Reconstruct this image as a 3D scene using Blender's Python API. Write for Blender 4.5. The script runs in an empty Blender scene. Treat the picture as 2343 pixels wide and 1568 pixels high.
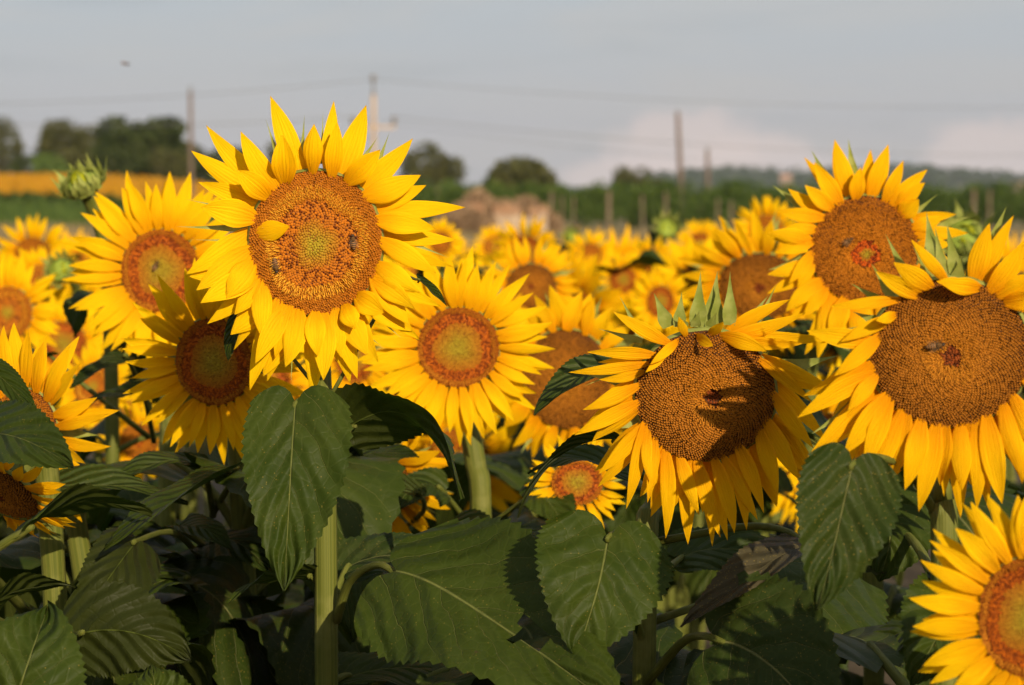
import bpy, math, random
import numpy as np
from mathutils import Vector, Matrix, Quaternion
random.seed(7); rng = np.random.default_rng(7)
S = bpy.context.scene
COL = S.collection
R = math.radians

# ------------------------------------------------------------------ camera
F = 4962.0; CX, CY, HOR = 1171.0, 784.0, 455.0        # focal length and centre in 2342-wide picture units
CAMZ = 1.75
PITCH = math.atan((CY - HOR) / F)
cd = bpy.data.cameras.new('camera'); cam = bpy.data.objects.new('camera', cd); COL.objects.link(cam)
cam.location = (0, 0, CAMZ); cam.rotation_euler = (R(90) - PITCH, 0, 0)
cd.sensor_width = 23.6; cd.lens = 23.6 * F / 2342.0
cd.clip_start = 0.05; cd.clip_end = 9000
cd.dof.use_dof = True; cd.dof.focus_distance = 2.12; cd.dof.aperture_fstop = 5.0
S.camera = cam
FW = Vector((0, math.cos(PITCH), -math.sin(PITCH))); UP = Vector((0, math.sin(PITCH), math.cos(PITCH)))
CAM = Vector((0, 0, CAMZ))
def ray(px, py): return FW + Vector((1, 0, 0)) * ((px - CX) / F) + UP * ((CY - py) / F)
def at(px, py, d): return CAM + ray(px, py) * d

# ------------------------------------------------------------------ sun, sky, exposure
SUN_AZ, SUN_EL = R(22), R(22)          # behind the camera, to the right
sun_dir = Vector((math.sin(SUN_AZ) * math.cos(SUN_EL), -math.cos(SUN_AZ) * math.cos(SUN_EL), math.sin(SUN_EL)))
ld = bpy.data.lights.new('sun', 'SUN'); ld.energy = 4.6; ld.angle = R(0.53); ld.color = (1.0, 0.84, 0.60)
lo = bpy.data.objects.new('sun', ld); COL.objects.link(lo)
lo.rotation_euler = sun_dir.to_track_quat('Z', 'Y').to_euler(); lo.location = (3, -8, 6)
S.view_settings.view_transform = 'Standard'; S.view_settings.look = 'None'
S.view_settings.exposure = 0.5; S.view_settings.gamma = 1.0
S.render.engine = 'CYCLES'
S.cycles.use_denoising = True; S.cycles.use_adaptive_sampling = True; S.cycles.adaptive_threshold = 0.02
S.cycles.max_bounces = 5; S.cycles.diffuse_bounces = 2; S.cycles.glossy_bounces = 2; S.cycles.transmission_bounces = 4; S.cycles.transparent_max_bounces = 8; S.cycles.volume_bounces = 0

class N:
    """small node-graph helper"""
    def __init__(s, tree): s.t = tree
    def n(s, typ, **kw):
        x = s.t.nodes.new(typ)
        for k, v in kw.items(): setattr(x, k, v)
        return x
    def put(s, sock, v):
        if hasattr(v, 'links'): s.t.links.new(v, sock)
        elif v is not None:
            if sock.type == 'RGBA' and len(v) == 3: v = (*v, 1)
            sock.default_value = v
    def math(s, op, a, b=None, c=None, clamp=False):
        x = s.n('ShaderNodeMath', operation=op, use_clamp=clamp)
        s.put(x.inputs[0], a)
        if b is not None: s.put(x.inputs[1], b)
        if c is not None: s.put(x.inputs[2], c)
        return x.outputs[0]
    def ramp(s, v, a, b, c=0.0, d=1.0):
        x = s.n('ShaderNodeMapRange', interpolation_type='SMOOTHSTEP')
        for i, q in enumerate((v, a, b, c, d)): s.put(x.inputs[i], q)
        return x.outputs[0]
    def mix(s, f, a, b, blend='MIX'):
        x = s.n('ShaderNodeMix', data_type='RGBA', blend_type=blend)
        s.put(x.inputs[0], f); s.put(x.inputs[6], a); s.put(x.inputs[7], b)
        return x.outputs[2]
    def noise(s, vec, scale, detail=3, rough=0.55, dist=0.0):
        x = s.n('ShaderNodeTexNoise'); s.put(x.inputs['Vector'], vec)
        x.inputs['Scale'].default_value = scale; x.inputs['Detail'].default_value = detail
        x.inputs['Roughness'].default_value = rough; x.inputs['Distortion'].default_value = dist
        return x.outputs[0]
    def mapping(s, vec, scale=(1, 1, 1), loc=(0, 0, 0)):
        x = s.n('ShaderNodeMapping'); s.put(x.inputs[0], vec)
        x.inputs['Scale'].default_value = scale; x.inputs['Location'].default_value = loc
        return x.outputs[0]
    def sep(s, vec):
        x = s.n('ShaderNodeSeparateXYZ'); s.put(x.inputs[0], vec); return x.outputs

world = bpy.data.worlds.new('World'); S.world = world; world.use_nodes = True
g = N(world.node_tree); world.node_tree.nodes.clear()
sky = g.n('ShaderNodeTexSky', sky_type='NISHITA', sun_disc=False)
sky.sun_elevation = SUN_EL; sky.sun_rotation = math.atan2(sun_dir.x, sun_dir.y)
sky.air_density = 1.0; sky.dust_density = 3.0; sky.ozone_density = 1.0
tc = g.n('ShaderNodeTexCoord').outputs['Generated']
nis = g.mix(1.0, sky.outputs[0], (0.075, 0.075, 0.075), 'MULTIPLY')
sx, sy, sz = g.sep(tc)
# even overcast veil, slightly bluer upward, with soft streaks
veilc = g.mix(g.ramp(sz, 0.0, 0.12), (0.405, 0.39, 0.41), (0.36, 0.392, 0.43))
streak = g.noise(g.mapping(tc, (5, 5, 38)), 1.0, 4, 0.55, 0.6)
veilc = g.mix(g.ramp(streak, 0.42, 0.72, 0, 0.55), veilc, (0.425, 0.405, 0.40))
dark = g.noise(g.mapping(tc, (9, 9, 60), (3.1, 0, 1.7)), 1.0, 3, 0.5, 0.3)
veilc = g.mix(g.ramp(dark, 0.50, 0.75, 0, 0.35), veilc, (0.315, 0.33, 0.36))
skyc = g.mix(0.80, nis, veilc)
# far cumulus heads low over the horizon, in direction space
def cumulus(c, dirx, z, rx, rz):
    dx = g.math('DIVIDE', g.math('SUBTRACT', sx, dirx), rx)
    dz = g.math('DIVIDE', g.math('SUBTRACT', sz, z), rz)
    d = g.math('SQRT', g.math('ADD', g.math('MULTIPLY', dx, dx), g.math('MULTIPLY', dz, dz)))
    nz = g.noise(tc, 42.0, 4, 0.6)
    d = g.math('ADD', d, g.math('MULTIPLY', g.math('SUBTRACT', nz, 0.5), 1.1))
    m = g.math('MULTIPLY', g.ramp(d, 1.15, 0.55, 0, 0.58), g.math('GREATER_THAN', sy, 0.0))
    return g.mix(m, c, (0.55, 0.455, 0.425))
for a in ((0.078, 0.024, 0.040, 0.018), (0.112, 0.016, 0.042, 0.014), (0.222, 0.018, 0.045, 0.019), (0.06, 0.010, 0.045, 0.010)):
    skyc = cumulus(skyc, *a)
bg = g.n('ShaderNodeBackground'); g.put(bg.inputs[0], skyc); bg.inputs[1].default_value = 0.98
ow = g.n('ShaderNodeOutputWorld'); world.node_tree.links.new(bg.outputs[0], ow.inputs[0])

# ------------------------------------------------------------------ materials
def newmat(name):
    m = bpy.data.materials.new(name); m.use_nodes = True; m.node_tree.nodes.clear()
    q = N(m.node_tree); q.out = q.n('ShaderNodeOutputMaterial'); return m, q
def surf(q, color, rough=0.7, spec=0.3, bump=None, trans=None, tf=0.0, bstr=0.3, bdist=0.002):
    p = q.n('ShaderNodeBsdfPrincipled'); q.put(p.inputs['Base Color'], color); q.put(p.inputs['Roughness'], rough)
    p.inputs['Specular IOR Level'].default_value = spec
    if bump is not None:
        b = q.n('ShaderNodeBump'); b.inputs['Strength'].default_value = bstr; b.inputs['Distance'].default_value = bdist
        q.put(b.inputs['Height'], bump); q.t.links.new(b.outputs[0], p.inputs['Normal'])
    sh = p.outputs[0]
    if trans is not None:
        tr = q.n('ShaderNodeBsdfTranslucent'); q.put(tr.inputs[0], trans)
        mx = q.n('ShaderNodeMixShader'); q.put(mx.inputs[0], tf)
        q.t.links.new(sh, mx.inputs[1]); q.t.links.new(tr.outputs[0], mx.inputs[2]); sh = mx.outputs[0]
    q.t.links.new(sh, q.out.inputs[0])

def petal_mat(name, base, tip, trans, tf):
    m, q = newmat(name)
    uv = q.n('ShaderNodeTexCoord').outputs['UV']; u, v, _ = q.sep(uv)
    rnd = q.n('ShaderNodeObjectInfo').outputs['Random']
    off = q.math('MULTIPLY', rnd, 40.0)
    cv = q.n('ShaderNodeCombineXYZ'); q.put(cv.inputs[0], q.math('MULTIPLY', u, 1.6)); q.put(cv.inputs[1], q.math('MULTIPLY', v, 26.0)); q.put(cv.inputs[2], off)
    st = q.noise(cv.outputs[0], 1.0, 3, 0.6)
    c = q.mix(q.ramp(u, 0.0, 0.55), base, tip)
    c = q.mix(q.math('MULTIPLY', q.ramp(st, 0.42, 0.75), 0.38), c, base)
    rib = q.math('SINE', q.math('MULTIPLY_ADD', v, 40.0, q.math('MULTIPLY', st, 5.0)))
    c = q.mix(q.ramp(rib, -0.2, 1.0, 0, 0.13), c, base)
    c = q.mix(q.math('MULTIPLY', rnd, 0.20), c, base)
    c = q.mix(q.ramp(u, 0.955, 1.0, 0, 0.5), c, (0.35, 0.16, 0.01))
    cv2 = q.n('ShaderNodeCombineXYZ'); q.put(cv2.inputs[0], q.math('MULTIPLY', u, 3.0)); q.put(cv2.inputs[1], q.math('MULTIPLY', v, 3.0)); q.put(cv2.inputs[2], off)
    blot = q.noise(cv2.outputs[0], 2.0, 4, 0.6)
    c = q.mix(q.ramp(blot, 0.72, 0.85, 0, 0.35), c, (0.42, 0.17, 0.01))
    surf(q, c, 0.7, 0.08, q.math('ADD', st, q.math('MULTIPLY', rib, 0.12)), q.mix(0.5, c, trans), tf, 0.7, 0.0016)
    return m
M = {}
M['petal'] = petal_mat('petal_yellow', (0.82, 0.36, 0.001), (0.88, 0.56, 0.002), (0.95, 0.46, 0.0), 0.36)
M['petal_old'] = petal_mat('petal_golden', (0.80, 0.31, 0.001), (0.87, 0.51, 0.002), (0.95, 0.38, 0.0), 0.36)

m, q = newmat('floret'); M['floret'] = m
at_ = q.n('ShaderNodeAttribute', attribute_name='Col').outputs['Color']
surf(q, at_, 0.75, 0.15)

def leaf_mat(name, top, top2, under, vein, pollen, tf=0.16, tcol=(0.16, 0.24, 0.02)):
    m, q = newmat(name)
    tcn = q.n('ShaderNodeTexCoord'); uv = tcn.outputs['UV']; ob = tcn.outputs['Object']; u, v, _ = q.sep(uv)
    rnd = q.n('ShaderNodeObjectInfo').outputs['Random']
    back = q.n('ShaderNodeNewGeometry').outputs['Backfacing']
    s = q.math('ABSOLUTE', q.math('MULTIPLY_ADD', v, 2.0, -1.0))
    wob = q.noise(ob, 22.0, 2)
    qq = q.math('MULTIPLY_ADD', wob, 0.8, q.math('MULTIPLY', q.math('SUBTRACT', u, q.math('MULTIPLY', q.math('POWER', s, 0.85), 0.42)), q.math('MULTIPLY_ADD', rnd, 2.0, 5.0)))
    fr = q.math('FRACT', q.math('ADD', qq, 10.0))
    dl = q.math('MINIMUM', fr, q.math('SUBTRACT', 1.0, fr))
    lat = q.math('MULTIPLY', q.ramp(dl, 0.028, 0.0), q.ramp(s, 0.98, 0.55))
    mid = q.ramp(s, 0.026, 0.006)
    vo = q.n('ShaderNodeTexVoronoi', feature='DISTANCE_TO_EDGE'); q.put(vo.inputs['Vector'], ob); vo.inputs['Scale'].default_value = 75
    fine = q.ramp(vo.outputs[0], 0.10, 0.0)
    veins = q.math('MAXIMUM', q.math('MULTIPLY', lat, 0.75), mid)
    n1 = q.noise(ob, 16.0, 4, 0.6)
    n2 = q.noise(ob, 140.0, 2, 0.6)
    c = q.mix(q.ramp(n1, 0.3, 0.7), top, top2)
    c = q.mix(q.math('MULTIPLY', rnd, 0.45), c, top2)
    c = q.mix(q.math('MULTIPLY', fine, 0.05), c, vein)
    c = q.mix(q.math('MULTIPLY', veins, 0.8), c, vein)
    # dust and pollen grains
    vp = q.n('ShaderNodeTexVoronoi'); q.put(vp.inputs['Vector'], ob); vp.inputs['Scale'].default_value = 560
    cell = q.sep(vp.outputs['Color'])[0]
    dens = q.ramp(q.noise(ob, 9.0, 3), 0.30, 0.75, 0.99, 0.985 - pollen)
    grain = q.math('MULTIPLY', q.math('GREATER_THAN', cell, dens), q.ramp(vp.outputs['Distance'], 0.42, 0.15))
    c = q.mix(q.math('MULTIPLY', grain, 0.6), c, (0.22, 0.155, 0.03))
    spot = q.ramp(q.noise(ob, 34.0, 5, 0.7), 0.70, 0.76, 0, 0.8)
    c = q.mix(spot, c, (0.045, 0.030, 0.012))
    dust = q.ramp(q.noise(ob, 7.0, 5, 0.65), 0.55, 0.8, 0, 0.35)
    c = q.mix(dust, c, (0.028, 0.026, 0.010))
    cu = q.mix(q.ramp(n1, 0.3, 0.7), under, tuple(x * 0.8 for x in under))
    cu = q.mix(veins, cu, tuple(min(1, x * 2.6) for x in under))
    c = q.mix(back, c, cu)
    puff = q.math('MULTIPLY', q.ramp(dl, 0.0, 0.5), 1.0)
    h = q.math('ADD', puff, q.math('MULTIPLY', q.math('SUBTRACT', n2, q.math('MULTIPLY', fine, 0.5)), 0.14))
    h = q.math('SUBTRACT', h, q.math('MULTIPLY', veins, 0.5))
    surf(q, c, 0.52, 0.10, h, tcol, tf, 0.8, 0.0034)
    return m
M['leaf'] = leaf_mat('leaf_green', (0.0165, 0.029, 0.0022), (0.030, 0.043, 0.0045), (0.021, 0.026, 0.004), (0.12, 0.13, 0.035), 0.05, 0.10, (0.08, 0.15, 0.01))
M['leaf_dusty'] = leaf_mat('leaf_dusty', (0.014, 0.026, 0.003), (0.024, 0.034, 0.005), (0.030, 0.036, 0.007), (0.12, 0.12, 0.04), 0.15, 0.08, (0.08, 0.14, 0.01))
M['leaf_dry'] = leaf_mat('leaf_dry', (0.035, 0.030, 0.014), (0.05, 0.04, 0.02), (0.05, 0.04, 0.02), (0.08, 0.07, 0.035), 0.6, 0.06, (0.12, 0.1, 0.02))

def stem_mat():
    m, q = newmat('stem_green')
    tcn = q.n('ShaderNodeTexCoord'); ob = tcn.outputs['Object']; uv = tcn.outputs['UV']
    r1 = q.noise(q.mapping(uv, (34, 3, 1)), 1.0, 2)
    n1 = q.noise(ob, 30.0, 3)
    c = q.mix(q.ramp(r1, 0.35, 0.65), (0.078, 0.092, 0.012), (0.125, 0.130, 0.021))
    c = q.mix(q.ramp(n1, 0.5, 0.8, 0, 0.5), c, (0.21, 0.20, 0.06))
    surf(q, c, 0.6, 0.2, r1, (0.2, 0.25, 0.03), 0.08, 0.6, 0.002)
    return m
M['stem'] = stem_mat()
def plain(name, c1, c2, scale, rough=0.8, spec=0.2, tf=0.0, bstr=0.3, bd=0.01, detail=4):
    m, q = newmat(name); ob = q.n('ShaderNodeTexCoord').outputs['Object']
    n1 = q.noise(ob, scale, detail, 0.6)
    c = q.mix(q.ramp(n1, 0.3, 0.7), c1, c2)
    surf(q, c, rough, spec, n1, c if tf else None, tf, bstr, bd); return m
M['bract'] = plain('bract_green', (0.185, 0.215, 0.035), (0.30, 0.32, 0.085), 60, 0.6, 0.12, 0.22, 0.2, 0.001)
M['hair'] = plain('stem_hair', (0.45, 0.45, 0.25), (0.55, 0.53, 0.32), 10, 0.7, 0.2, 0.3)
M['soil'] = plain('soil', (0.055, 0.04, 0.026), (0.11, 0.08, 0.05), 3.0, 0.95, 0.1, 0, 0.8, 0.05, 8)

# ------------------------------------------------------------------ mesh helpers
def mesh(name, v, f, mat, uv=None, col=None, smooth=True):
    me = bpy.data.meshes.new(name)
    v = np.asarray(v, dtype=np.float32)
    me.from_pydata(v.tolist() if len(v) < 3000 else [tuple(x) for x in v.tolist()], [], f if isinstance(f, list) else f.tolist())
    if smooth: me.polygons.foreach_set('use_smooth', np.ones(len(me.polygons), dtype=bool))
    if uv is not None:
        l = me.uv_layers.new(name='UVMap'); vi = np.zeros(len(me.loops), dtype=np.int32); me.loops.foreach_get('vertex_index', vi)
        l.data.foreach_set('uv', np.asarray(uv, dtype=np.float32)[vi].ravel())
    if col is not None:
        a = me.color_attributes.new('Col', 'FLOAT_COLOR', 'POINT')
        c4 = np.ones((len(v), 4), dtype=np.float32); c4[:, :3] = col; a.data.foreach_set('color', c4.ravel())
    me.materials.append(mat); me.update(); return me
def obj(name, me, parent=None, loc=None):
    o = bpy.data.objects.new(name, me); COL.objects.link(o)
    if parent is not None: o.parent = parent
    if loc is not None: o.location = loc
    return o
def tag(o, label=None, cat=None, group=None, kind=None):
    if label: o['label'] = label
    if cat: o['category'] = cat
    if group: o['group'] = group
    if kind: o['kind'] = kind
    return o
def grid_faces(nr, nc, skip=None):
    f = []
    for i in range(nr - 1):
        for j in range(nc - 1):
            if skip and skip(i, j): continue
            a = i * nc + j; f.append((a, a + 1, a + nc + 1, a + nc))
    return f
def nrm(v): return v / (np.linalg.norm(v, axis=-1, keepdims=True) + 1e-12)
def bez(p0, p1, p2, t):
    t = t[:, None]; return (1 - t) ** 2 * p0 + 2 * t * (1 - t) * p1 + t * t * p2
def dbez(p0, p1, p2, t):
    t = t[:, None]; return 2 * (1 - t) * (p1 - p0) + 2 * t * (p2 - p1)
def catmull(pts, n):
    pts = np.asarray(pts, float); P = np.vstack([2 * pts[0] - pts[1], pts, 2 * pts[-1] - pts[-2]]); out = []
    seg = len(pts) - 1
    for k in np.linspace(0, seg, n):
        i = min(int(k), seg - 1); t = k - i; a, b, c, d = P[i:i + 4]
        out.append(0.5 * (2 * b + (c - a) * t + (2 * a - 5 * b + 4 * c - d) * t * t + (3 * b - a - 3 * c + d) * t ** 3))
    return np.array(out)
def tube(pts, radii, n=10, ridges=0.0, cap=True):
    pts = np.asarray(pts, float); k = len(pts); radii = np.broadcast_to(np.asarray(radii, float), (k,))
    T = nrm(np.gradient(pts, axis=0)); ref = np.array([0.31, 0.17, 0.93]) if abs(T[0][2]) < 0.8 else np.array([1.0, 0.1, 0])
    v = []; uv = []; f = []
    A = nrm(np.cross(T[0], ref))
    for i in range(k):
        A = nrm(A - T[i] * np.dot(A, T[i])); B = np.cross(T[i], A)
        for j in range(n):
            a = 2 * math.pi * j / n; r = radii[i] * (1 + ridges * (1 if j % 2 else -1))
            v.append(pts[i] + (A * math.cos(a) + B * math.sin(a)) * r); uv.append((j / n, i / k))
    for i in range(k - 1):
        for j in range(n): f.append((i * n + j, i * n + (j + 1) % n, (i + 1) * n + (j + 1) % n, (i + 1) * n + j))
    if cap: f.append(tuple(range(n))[::-1]); f.append(tuple(range((k - 1) * n, k * n)))
    return np.array(v), f, np.array(uv)
def box(x0, x1, y0, y1, z0, z1):
    v = [(x, y, z) for z in (z0, z1) for y in (y0, y1) for x in (x0, x1)]
    return v, [(0, 2, 3, 1), (4, 5, 7, 6), (0, 1, 5, 4), (2, 6, 7, 3), (0, 4, 6, 2), (1, 3, 7, 5)]
def join(parts):
    V = []; Fc = []; o = 0
    for v, f in parts:
        V.append(np.asarray(v, float)); Fc += [tuple(i + o for i in q) for q in f]; o += len(v)
    return np.vstack(V), Fc

# ------------------------------------------------------------------ petals, bracts
def petal_geo(p0, p1, W, nz, arch=0.0, cup=0.0, twist=0.0, side=0.0, wide=0.40, base=0.40, tipc=0.0, nr=10, nc=7):
    """p0 base, p1 tip (head-local), nz the face direction; a pointed ray petal"""
    p0 = np.asarray(p0, float); p1 = np.asarray(p1, float); nz = np.asarray(nz, float)
    ax = p1 - p0; L = np.linalg.norm(ax); lat = nrm(np.cross(nz, ax))
    pm = (p0 + p1) / 2 + nz * arch * L + lat * side * L
    t = np.linspace(0, 1, nr) ** 0.9; P = bez(p0, pm, p1, t); T = nrm(dbez(p0, pm, p1, t))
    P = P + nz * (tipc * L * np.clip(t - 0.6, 0, 1) ** 2 * 6)[:, None]
    f = np.where(t < wide, base + (1 - base) * np.sin(np.pi / 2 * np.clip(t / wide, 0, 1)), 1 - np.clip((t - wide) / (1 - wide), 0, 1) ** 1.75)
    f[-1] = 0.02
    s = np.linspace(-1, 1, nc); V = []; UV = []; ph = random.uniform(0, 6.28); wv = random.uniform(.01, .07); rg = random.uniform(.06, .11)
    for i in range(nr):
        Sd = nrm(np.cross(nz, T[i])); Nn = np.cross(T[i], Sd)
        a = twist * t[i]; Sd, Nn = Sd * math.cos(a) + Nn * math.sin(a), Nn * math.cos(a) - Sd * math.sin(a)
        w = W / 2 * f[i]
        for sj in s:
            off = cup * w * sj * sj + rg * W * f[i] * math.cos(2.9 * math.pi * sj) * (1.1 - t[i]) + wv * W * abs(sj) * math.sin(8 * t[i] + ph + (1.9 if sj > 0 else 0)) * f[i]
            V.append(P[i] + Sd * w * sj + Nn * off); UV.append((t[i], (sj + 1) / 2))
    return np.array(V), grid_faces(nr, nc), np.array(UV)
def bract_geo(p0, p1, W, nz, arch=0.1, curl=0.1):
    v, f, uv = petal_geo(p0, p1, W, nz, arch, 0.35, 0.0, 0.0, 0.22, 0.75, curl, 9, 5)
    # long drawn-out tip
    t = uv[:, 0]; c = (v.reshape(9, 5, 3)[:, 2:3, :]).repeat(5, 1).reshape(-1, 3)
    k = np.clip((t - 0.35) / 0.65, 0, 1) ** 0.6 * 0.72
    return c + (v - c) * (1 - k)[:, None], f, uv

# ------------------------------------------------------------------ disc florets
GOLD = math.pi * (3 - math.sqrt(5))
def cval(c): return np.array(c, float)
STAGE = {   # r1 green centre, r2 dark-bud ring, r3 anther ring, gap darkness, floret size factor
    'ring':   dict(r1=0.34, r2=0.60, r3=0.76, gap=(0.26, 0.085, 0.012), op=(0.33, 0.100, 0.004), op2=(0.47, 0.165, 0.008), size=0.96, thin=.12, fil=(0.66, 0.31, 0.02), rb=(0.36, 0.105, 0.004), pd=.28),
    'young':  dict(r1=0.60, r2=0.84, r3=0.93, gap=(0.15, 0.035, 0.006), op=(0.26, 0.070, 0.004), op2=(0.42, 0.125, 0.006), size=0.95, thin=.05, fil=(0.50, 0.18, 0.01), rb=(0.38, 0.085, 0.003), pd=.5),
    'mature': dict(r1=0.0, r2=0.13, r3=0.34, gap=(0.055, 0.020, 0.006), op=(0.24, 0.082, 0.006), op2=(0.40, 0.145, 0.009), size=0.94, thin=.24, fil=(0.46, 0.17, 0.010), rb=(0.19, 0.040, 0.005), pd=.35),
    'midmat': dict(r1=0.13, r2=0.27, r3=0.38, gap=(0.07, 0.022, 0.008), op=(0.32, 0.100, 0.004), op2=(0.44, 0.150, 0.007), size=0.92, thin=.16, fil=(0.50, 0.16, 0.006), rb=(0.46, 0.075, 0.003), pd=.35),
}
def disc_surface(Rd, dome, lumps, seed, off=(0, 0)):
    r_ = np.random.default_rng(seed); ph = r_.uniform(0, 6.28, 8); k = r_.uniform(0.6, 2.2, (8, 2)) * r_.choice([-1, 1], (8, 2))
    def z(x, y):
        q = np.sqrt(x * x + y * y) / Rd
        h = dome * (1 - q * q) - 0.10 * Rd * np.clip(q - 0.85, 0, 1) ** 2 * 8
        if lumps:
            for i in range(8): h = h + lumps * Rd * 0.25 * np.sin((k[i, 0] * x + k[i, 1] * y) / Rd * 2.4 + ph[i]) * np.clip(1.15 - q, 0, 1)
            qq = np.sqrt((x - off[0] * Rd) ** 2 + (y - off[1] * Rd) ** 2) / Rd
            h = h - lumps * Rd * 1.1 * np.exp(-(qq / 0.16) ** 2)
        return h
    return z
def florets(Rd, ex, ey, stage, n, zf, seed, off=(0, 0)):
    st = STAGE[stage]; r_ = np.random.default_rng(seed)
    i = np.arange(n) + 0.5; rr = np.sqrt(i / n); th = i * GOLD
    X = rr * np.cos(th); Y = rr * np.sin(th)
    rel = np.sqrt((X - off[0] * (1 - rr)) ** 2 + (Y - off[1] * (1 - rr)) ** 2)
    wob = 0.025 * np.sin(3 * th * 0 + 3 * np.arctan2(Y, X) + seed) + 0.018 * np.sin(5 * np.arctan2(Y, X) + seed * 2)
    q = np.clip(rel + wob * np.clip(rel * 3, 0, 1) + r_.normal(0, 0.012, n), 0, 1)
    a = Rd * math.sqrt(math.pi / n) * 0.56 * st['size']     # half spacing
    X = X + r_.normal(0, 0.08 / math.sqrt(n) * 1.77, n); Y = Y + r_.normal(0, 0.08 / math.sqrt(n) * 1.77, n)
    V = []; Fc = []; C = []; o = 0
    px = X * Rd * ex * 0.985; py = Y * Rd * ey * 0.985; pz = zf(px, py)
    dx = np.cos(np.arctan2(Y, X)); dy = np.sin(np.arctan2(Y, X))
    def emit(sel, prof, cols, ns, el=1.0, jit=0.12):
        """rings: list of (radius, height, radial shift) ; prof ends with an apex"""
        nonlocal o
        idx = np.nonzero(sel)[0]
        if len(idx) == 0: return
        k = len(idx); jr = (1 + r_.normal(0, jit, k)) * (1.10 - st['thin'] * np.clip((rr[idx] - .45) / .5, 0, 1)); jh = 1 + r_.normal(0, 0.2, k)
        rot = r_.uniform(0, 6.28, k)
        verts = []; colz = []
        for (rad, h, sh), cc in zip(prof, cols):
            m = 1 if rad == 0 else ns
            for j in range(m):
                an = 2 * math.pi * j / ns + rot * 0.0
                lr = rad * np.cos(an) * el * jr + sh; lt = rad * np.sin(an) * jr
                vx = px[idx] + dx[idx] * lr - dy[idx] * lt; vy = py[idx] + dy[idx] * lr + dx[idx] * lt
                verts.append(np.stack([vx, vy, pz[idx] + h * jh + 0 * vx], 1)); colz.append(cc(idx))
        nv = len(verts); VV = np.stack(verts, 1).reshape(-1, 3); CC = np.stack(colz, 1).reshape(-1, 3)
        fl = []; b = 0
        for s_ in range(len(prof) - 1):
            if prof[s_ + 1][0] == 0:
                for j in range(ns): fl.append((b + j, b + (j + 1) % ns, b + ns))
            else:
                for j in range(ns): fl.append((b + j, b + (j + 1) % ns, b + ns + (j + 1) % ns, b + ns + j))
            b += ns
        for kk in range(k):
            bo = o + kk * nv
            Fc.extend([tuple(x + bo for x in t) for t in fl])
        V.append(VV); C.append(CC); o += len(VV)
    def shade(c, amt=0.18):
        c = cval(c)
        def fn(idx): return np.clip(c[None] * (1 + r_.normal(0, amt, len(idx)))[:, None], 0, 1)
        return fn
    def blend(c0, c1, k):
        c0 = cval(c0); c1 = cval(c1)
        def fn(idx):
            w = np.clip(k(q[idx]), 0, 1)[:, None]; return np.clip((c0 * (1 - w) + c1 * w) * (1 + r_.normal(0, 0.10, len(idx)))[:, None], 0, 1)
        return fn
    r1, r2, r3 = st['r1'], st['r2'], st['r3']
    cen = blend((0.29, 0.205, 0.013), (0.35, 0.130, 0.007), lambda x: x / max(r1, 0.01) * 1.5 - 0.35)
    cend = blend((0.24, 0.165, 0.011), (0.29, 0.100, 0.006), lambda x: x / max(r1, 0.01) * 1.5 - 0.35)
    inner = q < r1
    emit(inner, [(a * 1.0, 0, 0), (a * 0.8, a * 1.0, 0), (0, a * 1.5, 0)], [cend, cen, cen], 6, 1.15)
    ring = (q >= r1) & (q < r2)
    dark = ring & (r_.random(n) < st['pd'])
    rb = blend(st['rb'], tuple(x * 1.12 for x in st['rb']), lambda x: (x - r1) / (r2 - r1 + 1e-6))
    emit(ring & ~dark, [(a * 0.95, 0, 0), (a * 0.9, a * 1.0, 0), (0, a * 1.3, 0)], [rb, rb, rb], 5)
    emit(dark, [(a * 0.95, 0, 0), (a * 0.62, a * 1.3, a * 0.1), (a * 0.42, a * 1.9, a * 0.25), (0, a * 2.1, a * 0.3)], [rb, rb, shade((0.09, 0.02, 0.008)), shade((0.05, 0.012, 0.008))], 5)
    anth = (q >= r2) & (q < r3)
    op = blend(st['op'], st['op2'], lambda x: r_.random(len(x)) * .6 + .75 * (1 - x) - .1)
    dk = shade((0.10, 0.03, 0.008)); gp = shade(st['gap'])
    rest = (q >= r2)
    emit(rest, [(a * 0.55, 0, 0), (a * 0.78, a * 1.5, 0), (a * 1.0, a * 2.3, 0), (a * 0.45, a * 1.9, 0), (0, a * 1.1, 0)], [gp, shade(st['op'], .25), op, op, dk], 6)
    an_c = shade(st['fil'], 0.15)
    for k_ in range(2):
        sel = anth & (r_.random(n) < 0.85)
        # thin curling stigma/anther filaments leaning outward
        idx = np.nonzero(sel)[0]
        if len(idx):
            save = (px.copy(), py.copy())
            px = px + r_.normal(0, a * 0.4, n); py = py + r_.normal(0, a * 0.4, n)
            emit(sel, [(a * 0.24, a * 1.5, 0), (a * 0.22, a * 3.2, a * 1.1), (0, a * 3.9, a * 3.0)], [an_c, an_c, an_c], 3)
            px, py = save
    return np.vstack(V), Fc, np.vstack(C)
def disc_base(Rd, ex, ey, zf, colr, nr=14, ns=40):
    V = [(0, 0, float(zf(np.array(0.0), np.array(0.0))))]; f = []
    for i in range(1, nr + 1):
        r = Rd * i / nr
        for j in range(ns):
            a = 2 * math.pi * j / ns; x, y = r * math.cos(a) * ex, r * math.sin(a) * ey
            V.append((x, y, float(zf(np.array(x), np.array(y)))))
    for j in range(ns): f.append((0, 1 + j, 1 + (j + 1) % ns))
    for i in range(nr - 1):
        b = 1 + i * ns
        for j in range(ns): f.append((b + j, b + ns + j, b + ns + (j + 1) % ns, b + (j + 1) % ns))
    V = np.array(V); C = np.tile(np.array(colr), (len(V), 1)); return V, f, C
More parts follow.
